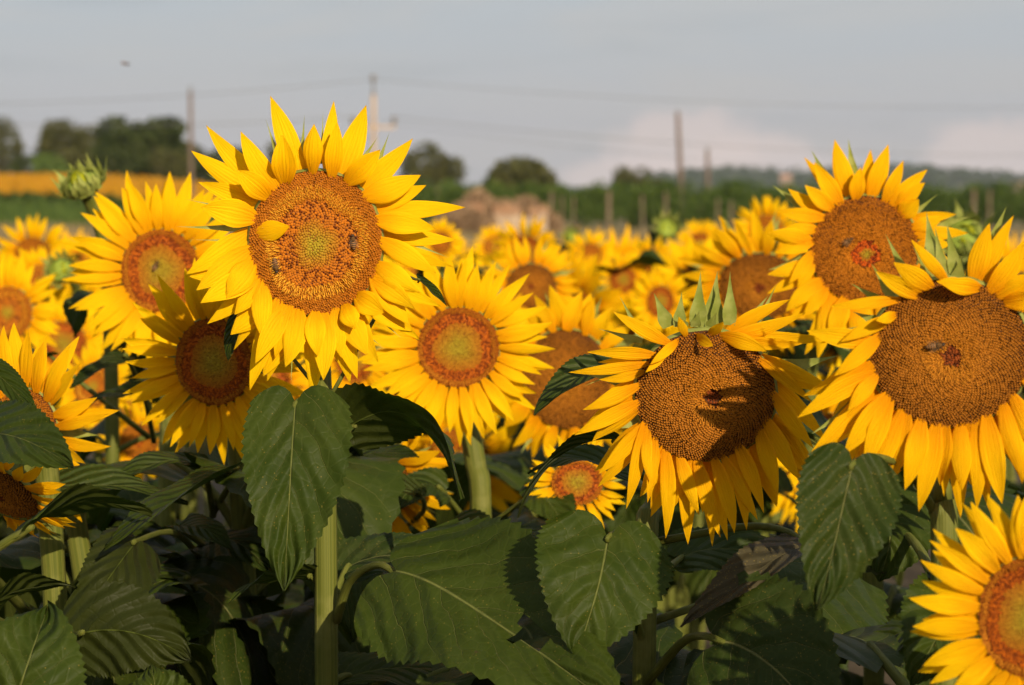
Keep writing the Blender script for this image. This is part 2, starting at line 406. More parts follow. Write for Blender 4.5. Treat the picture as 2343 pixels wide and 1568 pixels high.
def receptacle_geo(Rd, ex=1, ey=1, depth=0.5):
    prof = [(0.0, -depth), (0.22, -depth * 0.98), (0.45, -depth * 0.86), (0.75, -depth * 0.55), (0.98, -0.20), (1.04, -0.06), (1.0, 0.0)]
    ns = 24; V = []; f = []
    for r, z in prof:
        for j in range(ns): a = 2 * math.pi * j / ns; V.append((max(r, 0.01) * Rd * math.cos(a) * ex, max(r, 0.01) * Rd * math.sin(a) * ey, z * Rd))
    for i in range(len(prof) - 1):
        for j in range(ns): f.append((i * ns + j, i * ns + (j + 1) % ns, (i + 1) * ns + (j + 1) % ns, (i + 1) * ns + j))
    return np.array(V), f

# ------------------------------------------------------------------ leaves
def leaf_geo(p0, p1, p2, W, nref, fold=0.12, wave=0.04, seed=0, hole=None, nr=40, nc=13, lobe=0.16, twist=0.0):
    """cordate toothed blade along the curve p0-p1-p2"""
    r_ = np.random.default_rng(seed + 991)
    p0, p1, p2, nref = (np.asarray(x, float) for x in (p0, p1, p2, nref))
    t = np.linspace(0, 1, nr); P = bez(p0, p1, p2, t); T = nrm(dbez(p0, p1, p2, t))
    L = np.linalg.norm(np.diff(P, axis=0), axis=1).sum()
    gw = (t + 0.22) ** 0.5 * (1 - t) ** 0.86 / 0.53; gw[-1] = 0.01
    s = np.linspace(-1, 1, nc); V = []; UV = []
    ph = r_.uniform(0, 6.28, 4); asym = r_.normal(0, 0.04)
    for i in range(nr):
        Sd = nrm(np.cross(nref, T[i])); Nn = np.cross(T[i], Sd)
        a = twist * (t[i] - 0.3); Sd, Nn = Sd * math.cos(a) + Nn * math.sin(a), Nn * math.cos(a) - Sd * math.sin(a)
        for sj in s:
            as_ = abs(sj); y = sj * W / 2 * gw[i] * (1 + asym * np.sign(sj))
            dx = -lobe * W * math.sin(math.pi * as_ ** 0.75) * (1 - t[i]) ** 5
            if as_ > 0.99:
                k = i % 2; y *= 1.0 + (0.03 if k else -0.022) * (0.7 + 0.8 * abs(math.sin(i * 1.7 + ph[3] + sj))); dx += (0.014 * L * abs(math.sin(i * 2.9 + ph[2])) if k else 0)
            z = fold * abs(y) + 1.5 * wave * W * as_ ** 1.6 * math.sin(t[i] * 9 + ph[0] + (1.7 if sj > 0 else 0)) * (0.4 + gw[i] * 0.6) \
                + 0.03 * W * math.sin(t[i] * 5 + ph[1]) * (1 - as_) + 0.022 * W * math.sin(4.2 * sj + 6 * t[i] + ph[2]) + 0.006 * W * math.sin(9 * sj - 11 * t[i] + ph[3])
            qv = 6.0 * (t[i] - 0.42 * as_ ** 0.85); z += 0.005 * W * (abs(math.sin(math.pi * qv)) - 0.5) * min(1, as_ * 4)
            V.append(P[i] + T[i] * dx + Sd * y + Nn * z); UV.append((t[i], (sj + 1) / 2))
    skip = None
    if hole:
        ht, hs, hrt, hrs = hole
        def skip(i, j):
            a, b = (t[i] - ht) / hrt, ((s[j] + s[j + 1]) / 2 - hs) / hrs
            return a * a + b * b < 1 + 0.35 * math.sin(5 * math.atan2(b, a))
    return np.array(V), [f[::-1] for f in grid_faces(nr, nc, skip)], np.array(UV)

# ------------------------------------------------------------------ flower heads
def frame(yaw, pitch, roll=0):
    n = Vector((math.sin(yaw) * math.cos(pitch), -math.cos(yaw) * math.cos(pitch), math.sin(pitch)))
    x = Vector((0, 0, 1)).cross(n).normalized(); y = n.cross(x)
    m = Matrix((x, y, n)).transposed()
    return m @ Matrix.Rotation(roll, 3, 'Z')
def to_local(px, py, c, m, off=0.0):
    n = m.col[2]; d = ray(px, py); k = ((c + n * off - CAM).dot(n)) / d.dot(n)
    return m.transposed() @ (CAM + d * k - c)
def generic_petals(Rd, n, L, W, style, r_, ex=1, ey=1, span=None):
    out = []
    for ring in range(2):
        for k in range(n):
            a = 2 * math.pi * (k + 0.5 * ring + r_.normal(0, 0.16)) / n
            if span and not span(math.degrees(a) % 360): continue
            l = L * (1.0 if ring else 0.9) * r_.uniform(0.82, 1.1); c, s_ = math.cos(a), math.sin(a)
            b = np.array([c * Rd * ex * 0.97, s_ * Rd * ey * 0.97, -0.05 * Rd if ring else 0.03 * Rd])
            if style == 'old':     # limp petals: the upper ones flop forward, the lower ones hang
                da = r_.normal(0, 0.16) - 0.35 * c * (0.3 + 0.7 * (s_ < 0.5)); lift = (-0.15 + 0.45 * max(0, s_) * r_.random() - 0.15 * ring) * l
            elif style == 'young':
                da = r_.normal(0, 0.09); lift = (0.12 * r_.random() + (0.10 if not ring else -0.12)) * l
            else:
                da = r_.normal(0, 0.13); lift = (r_.normal(0.05, 0.16) + (0.10 if not ring else -0.12)) * l
            tip = b + np.array([math.cos(a + da) * l, math.sin(a + da) * l, lift])
            out.append((b, tip, W * r_.uniform(0.75, 1.15), r_.uniform(0.02, 0.14), r_.uniform(-0.25, 0.40), r_.normal(0, 0.28), r_.normal(0, 0.05)))
    return out
def make_head(parent, loc, m, Rd, stage, seed, petals, bracts, pm, nflor=900, ex=1, ey=1, dome=0.12, lumps=0.0, off=(0, 0), name='flower_head', depth=0.5):
    h = obj(name, mesh('receptacle', *receptacle_geo(Rd, ex, ey, depth), M['bract']), parent)
    h.matrix_local = Matrix.Translation(loc) @ m.to_4x4()
    zf = disc_surface(Rd, dome * Rd, lumps, seed, off)
    v, f, c = disc_base(Rd, ex, ey, zf, STAGE[stage]['gap']); obj('disc', mesh('disc', v, f, M['floret'], None, c), h)
    v, f, c = florets(Rd, ex, ey, stage, nflor, zf, seed, off)
    tag(obj('disc_florets', mesh('disc_florets', v, f, M['floret'], None, c, False), h), kind='stuff')
    for (b, t, W, arch, cup, tw, sd) in petals:
        v, f, uv = petal_geo(b, t, W, (0, 0, 1), arch, cup, tw, sd)
        obj('petal', mesh('petal', v, f, pm, uv), h)
    for (b, t, W) in bracts:
        v, f, uv = bract_geo(b, t, W, (0, 0, 1)); obj('bract', mesh('bract', v, f, M['bract'], uv), h)
    return h
def generic_bracts(Rd, n, r_, reach=1.0):
    out = []
    for k in range(n):
        a = 2 * math.pi * (k + r_.random()) / n; c, s_ = math.cos(a), math.sin(a); l = Rd * r_.uniform(0.75, 1.25) * reach
        b = np.array([c * Rd * 0.9, s_ * Rd * 0.9, -0.3 * Rd]); out.append((b, b + np.array([c * l, s_ * l, r_.uniform(-0.2, 0.15) * Rd]), Rd * 0.34))
    return out

# ------------------------------------------------------------------ stem of a plant
def make_stem(root, head_back, neck_dir, sway=0.03, r0=0.013, r1=0.010, hairs=0, seed=0, via=None):
    """from the ground at the root up to the back of the head, bending over at the neck"""
    r_ = np.random.default_rng(seed); hb = np.asarray(head_back, float); nd = np.asarray(neck_dir, float)
    k1 = hb - nd * 0.05 + np.array([0, 0, -0.012]); k2 = hb - nd * 0.085 + np.array([0, 0, -0.07])
    pts = [hb, k1, k2]
    if via is None: via = [k2 + (np.zeros(3) - k2) * 0.3 + np.array([r_.normal(0, sway), 0, 0]), k2 + (np.zeros(3) - k2) * 0.65 + np.array([r_.normal(0, sway), 0, 0])]
    pts += [np.asarray(x, float) for x in via] + [np.zeros(3)]
    P = catmull(pts[::-1], 34); rad = np.linspace(r0 * 1.25, r1, 34); rad *= 1 + .05 * np.sin(np.arange(34) * 1.9 + seed) * (np.arange(34) % 3 == 0); rad[-3:] *= np.array([0.95, 1.0, 1.15])
    v, f, uv = tube(P, rad, 14, 0.03)
    o = obj('stem', mesh('stem', v, f, M['stem'], uv), root)
    if hairs:
        zt = P[-1][2]; ii = r_.integers(int(34 * 0.55), 33, hairs); V = []; Fc = []
        for k, i in enumerate(ii):
            p = P[i] + (P[i + 1] - P[i]) * r_.random(); a = r_.uniform(0, 6.28); d = np.array([math.cos(a), math.sin(a), r_.normal(0, 0.25)])
            b = p + d * rad[i] * 0.92; t = b + d * r_.uniform(0.0025, 0.0055); sd = np.array([-math.sin(a), math.cos(a), 0]) * 0.00022; u_ = np.array([0, 0, 0.00025])
            V += [b - sd, b + sd, b + u_, t]; n0 = 4 * k; Fc += [(n0, n0 + 1, n0 + 3), (n0 + 1, n0 + 2, n0 + 3), (n0 + 2, n0, n0 + 3)]
        tag(obj('stem_hairs', mesh('stem_hairs', V, Fc, M['hair']), o), kind='stuff')
    return P
def hero_leaf(root, base, ctrl, tip, wpx, nref, petiole=None, mat='leaf', fold=0.12, wave=0.04, seed=0, hole=None, lobe=0.16, twist=0.0, pr=0.0028):
    """a leaf given by where it hangs: (x, y, distance) of base, bend and tip"""
    b, c, t = (at(*x) for x in (base, ctrl, tip)); rl = root.location
    W = wpx / F * (base[2] + tip[2]) / 2
    v, f, uv = leaf_geo(b - rl, c - rl, t - rl, W, nref, fold, wave, seed, hole, 40, 15, lobe, twist)
    o = obj('leaf', mesh('leaf', v, f, M[mat], uv), root)
    if petiole:
        pts = [np.asarray(at(*x) - rl, float) for x in petiole] + [np.asarray(b - rl, float), np.asarray(b - rl + (c - b) * 0.10, float) - np.asarray(nref, float) * 0.003]
        P = catmull(pts, 14); v, f, uv = tube(P, np.linspace(pr * 1.5, pr * 0.7, 14), 8)
        obj('petiole', mesh('petiole', v, f, M['stem'], uv), o)
    return o

# pool of leaves in a common pose: attached at the origin, growing along +X, drooping
LEAFPOOL = []
def pool_leaf(seed, L, W, rise, droop, fold, wave):
    r_ = np.random.default_rng(seed)
    pl = L * r_.uniform(0.35, 0.55); a = rise
    pe = np.array([math.cos(a) * pl, 0, math.sin(a) * pl])
    pc = pe + np.array([math.cos(a * 0.6), 0, math.sin(a * 0.6)]) * L * 0.5
    pt = pe + np.array([L * math.cos(droop) * 0.85, r_.normal(0, 0.08) * L, -L * math.sin(droop)])
    v, f, uv = leaf_geo(pe, pc, pt, W, (0, 0, 1), fold, wave, seed, None, 24, 9)
    me = mesh('leaf', v, f, M['leaf'] if seed % 3 else M['leaf_dusty'], uv)
    P = catmull([(0, 0, 0), pe * 0.5 + np.array([0, 0, pl * 0.10]), pe, pe + (pc - pe) * 0.25], 8)
    v, f, uv = tube(P, np.linspace(0.0058, 0.003, 8), 7); LEAFPOOL.append((me, mesh('petiole', v, f, M['stem'], uv)))
for k in range(14):
    r_ = np.random.default_rng(300 + k)
    L = r_.uniform(0.15, 0.24); pool_leaf(50 + k, L, L * r_.uniform(0.72, 0.95), R(r_.uniform(15, 55)), R(r_.uniform(0, 75)), r_.uniform(0.02, 0.25), r_.uniform(0.03, 0.08))
def add_pool_leaf(root, p, yaw, scale=1.0, k=None, pitch=0.0, roll=0.0):
    me, pme = LEAFPOOL[random.randrange(len(LEAFPOOL)) if k is None else k]
    o = obj('leaf', me, root, p); o.rotation_euler = (roll, pitch, yaw); o.scale = (scale,) * 3
    obj('petiole', pme, o); return o

ALL = []      # (px, py, d, radius px) of placed heads
def sunflower_root(c, m, Rd, foot=None):
    back = c - m.col[2] * Rd * 0.5
    base = Vector((back.x, back.y + 0.06, 0)) if foot is None else Vector((foot[0], foot[1], 0))
    root = bpy.data.objects.new('sunflower', None); COL.objects.link(root); root.location = base; root.empty_display_size = 0.1
    return root
def sunflower(px, py, d, rx, ry=None, yaw=0, pitch=0, stage='young', style='mid', np_=18, L=1.25, W=0.42, seed=1, label='', pm='petal',
              petals=None, bracts=None, nflor=900, dome=0.12, lumps=0.0, off=(0, 0), foot=None, via=None, hairs=0, nbr=14, span=None, r0=0.013, leaves=0, lowest=0.45, group=None, reach=1.0):
    ry = ry or rx; r_ = np.random.default_rng(seed); c = at(px, py, d); m = frame(R(yaw), R(pitch))
    Rd = (rx + ry) / 2 / F * d
    ex, ey = rx / ((rx + ry) / 2) / max(0.5, math.cos(R(yaw))), ry / ((rx + ry) / 2) / max(0.5, math.cos(R(pitch)))
    root = sunflower_root(c, m, Rd, foot); tag(root, label, 'sunflower', group)
    pet = []
    if petals:
        for e in petals:
            bx, by, tx, ty, w = e[:5]; lf = (e[5] if len(e) > 5 else 0) * 0.01
            lb = to_local(bx, by, c, m, 0.0); lt = to_local(tx, ty, c, m, lf); w *= .86 if pm == 'petal_old' else .97
            lb.z += (0.004 if lf > 0 else -0.006 if lf < 0 else 0) - 0.002
            bl = math.hypot(lb.x / (Rd * ex), lb.y / (Rd * ey))
            if bl > 0.9: lb.x *= 0.94 / bl; lb.y *= 0.94 / bl        # rooted under the disc rim
            arch = (e[6] if len(e) > 6 else r_.uniform(0.03, 0.13)); cup = r_.uniform(-0.3, 0.35) if len(e) <= 7 else e[7]
            pet.append((lb, lt, w / F * d, arch, cup, r_.normal(0, 0.22), r_.normal(0, 0.04)))
    if not petals or span:
        pet += generic_petals(Rd, np_, Rd * L, Rd * W, style, r_, ex, ey, span)
    br = []
    if bracts:
        for e in bracts:
            bx, by, tx, ty, w = e[:5]; lf = (e[5] if len(e) > 5 else -1.5) * 0.01
            lb = to_local(bx, by, c, m, min(lf, -0.006)); lt = to_local(tx, ty, c, m, lf); br.append((lb, lb + (lt - lb) * .93, w * .85 / F * d))
    br += generic_bracts(Rd, nbr, r_, reach)
    head = make_head(root, c - root.location, m, Rd, stage, seed, pet, br, M[pm], nflor, ex, ey, dome, lumps, off)
    back = np.asarray(c - m.col[2] * Rd * 0.42 - root.location, float)
    vv = None if via is None else [np.asarray(at(*x) - root.location, float) for x in via]
    P = make_stem(root, back, np.asarray(m.col[2], float), 0.02, r0, r0 * 0.8, hairs, seed, vv)
    for k in range(leaves):
        z = (P[-1][2] - 0.30) * (1 - (1 - lowest) * (k + 0.3) / leaves); i = int(np.argmin(np.abs(P[:-4, 2] - z)))
        add_pool_leaf(root, P[i], R(90) + k * 2.4 + r_.normal(0, 0.4), r_.uniform(0.75, 1.1))
    ALL.append((px, py, d, (rx + ry) / 2 * 2.1))
    return root, head, P

# ------------------------------------------------------------------ ground and terrain
def smooth(a, b, x): t = np.clip((x - a) / (b - a), 0, 1); return t * t * (3 - 2 * t)
def terrain(x, y):
    side = smooth(5, 30, -x); bank = np.interp(y, [88, 108, 118, 150, 400, 900], [0, 0.35, 0.85, 2.15, 5.6, 7.5])
    return bank * side * smooth(88, 96, y)
ys = np.concatenate([np.linspace(-30, 80, 24), np.linspace(84, 170, 44), np.geomspace(180, 2800, 30)]); xs = np.concatenate([-np.geomspace(1800, 60, 18), np.linspace(-52, 52, 53), np.geomspace(60, 1800, 18)])
XX, YY = np.meshgrid(xs, ys); ZZ = terrain(XX, YY)
m, q = newmat('field_ground')
ob = q.n('ShaderNodeTexCoord').outputs['Object']; ox, oy, oz = q.sep(ob)
n1 = q.noise(ob, 0.35, 6, 0.65); n2 = q.noise(q.mapping(ob, (0.25, 1.0, 1)), 0.5, 5, 0.6)
soil = q.mix(q.ramp(q.noise(ob, 4.0, 8, 0.65), 0.3, 0.7), (0.045, 0.034, 0.022), (0.10, 0.075, 0.048))
grass = q.mix(q.ramp(n1, 0.35, 0.65), (0.075, 0.085, 0.026), (0.17, 0.13, 0.065))
grass = q.mix(q.ramp(n2, 0.45, 0.65, 0, 0.7), grass, (0.22, 0.15, 0.09))
c = q.mix(q.ramp(oy, 30, 60), soil, grass)
surf(q, c, 0.95, 0.1, n1, None, 0, 0.6, 0.1)
tag(obj('ground', mesh('ground', np.stack([XX.ravel(), YY.ravel(), ZZ.ravel()], 1), grid_faces(len(ys), len(xs)), m)), kind='structure')
M['track'] = plain('dry_track', (0.30, 0.22, 0.14), (0.42, 0.33, 0.22), 0.6, 0.95, 0.1, 0, 0.5, 0.05, 6)
tx = np.linspace(-8, 60, 60); V = []
for x in tx:
    for k, yy in enumerate((84.5, 86.5, 88.5)): y = yy + 0.5 * math.sin(x * 0.35 + k); V.append((x, y, 0.02 + float(terrain(np.array(x), np.array(y)))))
tag(obj('dirt_track', mesh('dirt_track', V, grid_faces(60, 3), M['track'])), kind='structure')

# ------------------------------------------------------------------ foliage builder for the distance
def foliage_mat(name, a, b, tf=0.25):
    m, q = newmat(name); c0 = q.n('ShaderNodeAttribute', attribute_name='Col').outputs['Color']
    k = q.sep(c0)[0]; c = q.mix(k, a, b); surf(q, c, 0.7, 0.2, None, c, tf); return m
M['olive'] = foliage_mat('olive_foliage', (0.034, 0.040, 0.009), (0.115, 0.112, 0.034))
M['darktree'] = foliage_mat('dark_foliage', (0.018, 0.032, 0.006), (0.060, 0.075, 0.018))
M['vine'] = foliage_mat('vine_foliage', (0.025, 0.055, 0.008), (0.100, 0.145, 0.026))
M['bushgreen'] = foliage_mat('bush_foliage', (0.06, 0.11, 0.02), (0.15, 0.21, 0.05))
M['drybrush'] = foliage_mat('dry_brush', (0.17, 0.105, 0.058), (0.32, 0.215, 0.13))
M['drygrass'] = foliage_mat('dry_grass', (0.14, 0.12, 0.055), (0.30, 0.22, 0.12))
M['bark'] = plain('bark', (0.07, 0.055, 0.04), (0.14, 0.11, 0.08), 6, 0.9, 0.1, 0, 0.6, 0.02)
def leaf_cards(pts, size, r_, flat=0.35):
    n = len(pts); d = nrm(r_.normal(size=(n, 3))); e = nrm(np.cross(d, r_.normal(size=(n, 3)))); g_ = np.cross(d, e)
    s1 = size * r_.uniform(0.6, 1.3, n)[:, None]; s2 = s1 * r_.uniform(0.45, 0.9, n)[:, None]
    V = np.stack([pts - e * s1, pts - g_ * s2 + d * s1 * flat, pts + e * s1, pts + g_ * s2 + d * s1 * flat], 1).reshape(-1, 3)
    b = np.arange(n)[:, None] * 4; Fc = np.concatenate([b + np.array([0, 1, 2]), b + np.array([0, 2, 3])], 0)
    C = np.repeat(r_.random(n), 4)[:, None].repeat(3, 1); return V, Fc, C
def crown_points(r_, n, blobs):
    out = []; w = np.array([b[3] * b[4] * b[5] for b in blobs]); w = w / w.sum()
    for b, k in zip(blobs, (w * n).astype(int)):
        u_ = nrm(r_.normal(size=(k, 3))) * (r_.uniform(0.25, 1.0, k) ** 0.4)[:, None]; out.append(np.array(b[:3]) + u_ * np.array(b[3:6]))
    return np.vstack(out)
def tree(px, topy, hw, d, label, mat, seed, cat='tree', name='tree', n=2600, low=0.25, size=None, group=None):
    hw = hw * 1.2
    r_ = np.random.default_rng(seed); p = at(px, HOR, d); x = p.x; y = p.y; z0 = float(terrain(np.array(x), np.array(y)))
    top = CAMZ + (HOR - topy) / F * d; H = top - z0; rw = hw / F * d
    root = bpy.data.objects.new(name, None); COL.objects.link(root); root.location = (x, y, z0); tag(root, label, cat, group)
    blobs = [(0, 0, H * (0.5 + low / 2), rw * 0.72, rw * 0.7, H * (0.5 - low / 2) * 0.92)]
    for k in range(9):
        a = r_.uniform(0, 6.28); q_ = r_.uniform(0.35, 0.68); zz = H * r_.uniform(low + 0.12, 0.86); s_ = rw * r_.uniform(0.26, 0.46)
        blobs.append((math.cos(a) * rw * q_, math.sin(a) * rw * q_, zz, s_, s_, min(s_ * 0.9, H * 0.2)))
    pts = crown_points(r_, n, blobs); v, f, c = leaf_cards(pts, size or rw * 0.065, r_)
    obj('crown', mesh('crown', v, f, M[mat], None, c, False), root)
    parts = []; tr = max(0.10, H * 0.028); hb = H * (low + 0.15)
    parts.append(tube(catmull([(0, 0, -0.2), (r_.normal(0, .08), 0, hb * 0.5), (r_.normal(0, .15), 0.05, hb), (0, 0, H * 0.7)], 8), np.linspace(tr * 1.3, tr * 0.4, 8), 8)[:2])
    for k in range(5):
        a = r_.uniform(0, 6.28); e = (math.cos(a) * rw * 0.6, math.sin(a) * rw * 0.6, H * r_.uniform(0.5, 0.8))
        parts.append(tube(catmull([(0, 0, hb * r_.uniform(0.6, 1)), (e[0] * 0.5, e[1] * 0.5, (hb + e[2]) * 0.5), e], 6), np.linspace(tr * 0.6, tr * 0.15, 6), 6)[:2])
    v, f = join(parts); obj('trunk', mesh('trunk', v, f, M['bark']), root); return root
tree(10, 258, 52, 172, 'tall narrow olive green tree at the left edge of the picture', 'olive', 1, low=0.06)
tree(148, 266, 72, 176, 'greyish olive tree with rounded top, left of the dark tree', 'olive', 2, low=0.06)
tree(210, 280, 56, 180, 'paler grey olive tree touching the dark tree on its left', 'olive', 3, low=0.06)
tree(330, 272, 112, 168, 'large dark green tree left of the left utility pole', 'darktree', 4, n=4200, low=0.04)
tree(425, 318, 62, 172, 'dark tree behind the left utility pole', 'olive', 5, low=0.05)
tree(520, 330, 60, 185, 'dim olive tree half hidden behind the tallest sunflower', 'darktree', 6, low=0.05)
tree(650, 312, 52, 178, 'tree seen between the upper petals of the tallest sunflower', 'olive', 16, low=0.05)
tree(975, 315, 74, 160, 'dark olive tree just right of the tallest sunflower', 'olive', 7, low=0.08)
tree(1190, 352, 102, 138, 'wide rounded olive bush tree above the rusty wall', 'olive', 8, n=3400, low=0.05)
tree(1432, 384, 48, 190, 'small olive tree above the vineyard, left of the leaning pole', 'olive', 9, low=0.05)
tree(1505, 402, 38, 200, 'low pale tree above the vineyard beside the leaning pole', 'olive', 10, low=0.05)
tree(112, 345, 50, 158, 'bright green low bush beneath the grey olive tree', 'bushgreen', 11, 'bush', 'bush', 1400, 0.02)
tree(745, 400, 100, 150, 'green thicket behind the tallest sunflower head', 'darktree', 12, 'bush', 'bush', 1800, 0.02)
tree(1025, 408, 45, 126, 'light green bush left of the rusty wall', 'bushgreen', 13, 'bush', 'bush', 1400, 0.02)
tree(905, 415, 60, 128, 'green bush behind the right petals of the tallest sunflower', 'bushgreen', 14, 'bush', 'bush', 1400, 0.02)

for k, (px, ty, hw, d) in enumerate(((75, 352, 55, 166), (180, 338, 60, 163), (255, 330, 60, 160), (395, 338, 60, 160), (470, 350, 60, 165), (560, 365, 70, 170), (840, 380, 70, 165))):
    tree(px, ty, hw, d, ('low thicket between the leftmost tree and the bright bush', 'low thicket under the grey olive trees', 'dark thicket under the left flank of the large dark tree', 'dark thicket left of the left utility pole', 'thicket right of the left utility pole',
        'thicket left behind the tallest sunflower petals', 'thicket right behind the tallest sunflower petals')[k], 'darktree' if k % 2 == 0 else 'olive', 30 + k, 'thicket', 'thicket', 1500, 0.02)

# far hills with woods
def ridge(name, y0, prof, col, seed, depth=160):
    r_ = np.random.default_rng(seed); xs_ = np.linspace(-1300, 1300, 240); V = []
    base = np.interp(xs_, *prof)
    for k, (dy, hf) in enumerate(((-depth, 0.0), (-depth * 0.5, 0.55), (0, 0.95), (depth, 1.0), (depth * 2.5, 0.6))):
        for i, x in enumerate(xs_): V.append((x, y0 + dy, -0.5 + base[i] * hf + r_.normal(0, 0.12)))
    o = obj(name, mesh(name, V, grid_faces(5, 240), col)); tag(o, kind='structure'); return base, xs_
M['hill'] = plain('far_hill', (0.045, 0.065, 0.03), (0.10, 0.10, 0.05), 0.02, 0.95, 0.1, 0, 0.2, 0.5, 6)
M['farwood'] = foliage_mat('far_wood', (0.022, 0.042, 0.016), (0.060, 0.080, 0.028))
HY = 2000.0
prof = ([-1300, -520, -140, 105, 190, 280, 350, 420, 480, 560, 1300], [21, 21, 16, 14, 22, 19.5, 26, 21, 14, 19, 19])
base, hx = ridge('hills', HY, prof, M['hill'], 5)
r_ = np.random.default_rng(77); P_ = []
for k in range(420):
    x = r_.uniform(105, 560); hh = np.interp(x, *prof); t_ = r_.uniform(-0.6, 0.6); y = HY + t_ * 160; zb = hh * (0.95 if t_ > 0 else 0.95 + t_ * 0.75) - 0.5
    s_ = r_.uniform(3.5, 7.5); P_.append(np.array([x, y, zb + s_ * 0.7]) + nrm(r_.normal(size=(34, 3))) * (s_ * r_.uniform(0.5, 1, 34) ** 0.4)[:, None] * np.array([1, 1, 1.15]))
v, f, c = leaf_cards(np.vstack(P_), 2.2, r_)
tag(obj('far_woods', mesh('far_woods', v, f, M['farwood'], None, c, False)), 'dark wooded hillside on the right horizon', 'woods', kind='stuff')
M['plaster'] = plain('house_plaster', (0.22, 0.15, 0.12), (0.27, 0.19, 0.155), 0.3)
M['rooftile'] = plain('roof_tile', (0.32, 0.16, 0.10), (0.42, 0.24, 0.16), 0.8)
M['windowglass'] = plain('dark_window', (0.03, 0.035, 0.04), (0.05, 0.055, 0.06), 0.5, 0.2, 0.5)
def farhouse(px, py, d, w, h, label):
    p = at(px, py, d); root = bpy.data.objects.new('farmhouse', None); COL.objects.link(root); root.location = p; tag(root, label, 'house')
    v, f = box(-w / 2, w / 2, 0, w * 0.7, -h * 1.5, h); obj('wall', mesh('wall', v, f, M['plaster'], smooth=False), root)
    v = [(-w * .55, -.4, h), (w * .55, -.4, h), (w * .55, w * .7 + .4, h), (-w * .55, w * .7 + .4, h), (-w * .55, w * .35, h * 1.45), (w * .55, w * .35, h * 1.45)]
    obj('roof', mesh('roof', v, [(0, 1, 5, 4), (2, 3, 4, 5), (0, 4, 3), (1, 2, 5), (3, 2, 1, 0)], M['rooftile'], smooth=False), root)
    for k in (-1, 1):
        v, f = box(k * w * .25 - .5, k * w * .25 + .5, -.06, .1, h * .25, h * .65); obj('window', mesh('window', v, f, M['windowglass'], smooth=False), root)
farhouse(1798, 420, 1790, 9, 5.0, 'far pinkish farmhouse among trees on the hillside')
farhouse(2330, 436, 1790, 9, 4.5, 'far pale farmhouse at the right edge of the hillside')

# the far sunflower crop on the bank at the left
r_ = np.random.default_rng(21); P1 = []; P2 = []
for k in range(5200):
    y = r_.uniform(125, 152); x = r_.uniform(-46, -14)
    z = float(terrain(np.array(x), np.array(y)))
    P1.append((x, y, z + r_.uniform(0.95, 1.3))); P2 += [(x + r_.normal(0, .15), y + r_.normal(0, .15), z + r_.uniform(0.1, 0.95)) for _ in range(3)]
P1 = np.array(P1); n = len(P1); V = []; Fc = []
for k, p in enumerate(P1):
    rr = r_.uniform(0.09, 0.15); tilt = r_.normal(0, 0.35, 2)
    ax = nrm(np.array([0.25 + tilt[0], -1, 0.15 + tilt[1]])); e = nrm(np.cross(ax, (0, 0, 1))); u_ = np.cross(e, ax); b = len(V)
    V += [p + (e * math.cos(a) + u_ * math.sin(a)) * rr for a in np.linspace(0, 2 * math.pi, 7)[:-1]] + [p + ax * 0.04]
    Fc += [(b + j, b + (j + 1) % 6, b + 6) for j in range(6)]
M['farpetal'] = plain('far_petal', (0.34, 0.15, 0.010), (0.45, 0.235, 0.014), 1.5, 0.8, 0.1, 0.3)
fld = obj('distant_sunflower_crop', mesh('distant_sunflower_crop', V, Fc, M['farpetal'], smooth=False)); tag(fld, 'distant golden sunflower crop on the bank below the trees', 'sunflower field', kind='stuff')
v, f, c = leaf_cards(np.array(P2), 0.16, r_); tag(obj('crop_leaves', mesh('crop_leaves', v, f, M['vine'], None, c, False), fld), kind='stuff')
# rank green strip below it, and dry grass along the field margin
def tufts(name, label, n, xr, yr, h, mat, seed, cat, w=0.05):
    r_ = np.random.default_rng(seed); x = r_.uniform(*xr, n); y = r_.uniform(*yr, n); z = terrain(x, y); hh = h * r_.uniform(0.35, 1.0, n); a = r_.uniform(0, 3.14, n)
    lx, ly = r_.normal(0, 0.25, n) * hh, r_.normal(0, 0.25, n) * hh; ww = w * r_.uniform(0.5, 1.5, n)
    A = np.stack([x - np.cos(a) * ww, y - np.sin(a) * ww, z - 0.03], 1); B = np.stack([x + np.cos(a) * ww, y + np.sin(a) * ww, z - 0.03], 1); T_ = np.stack([x + lx, y + ly, z + hh], 1)
    V = np.stack([A, B, T_], 1).reshape(-1, 3); Fc = np.arange(3 * n).reshape(n, 3); C = np.repeat(r_.random(n), 3)[:, None].repeat(3, 1)
    tag(obj(name, mesh(name, V, Fc, M[mat], None, C, False)), label, cat, kind='stuff')
tufts('green_margin', 'rank green strip below the distant golden crop', 16000, (-46, -8), (107.5, 124.5), 0.7, 'vine', 1, 'grass', 0.10)
tufts('dry_grass', 'dry tan grass along the far field margin', 26000, (-40, 45), (89, 108), 0.45, 'drygrass', 2, 'grass', 0.06)

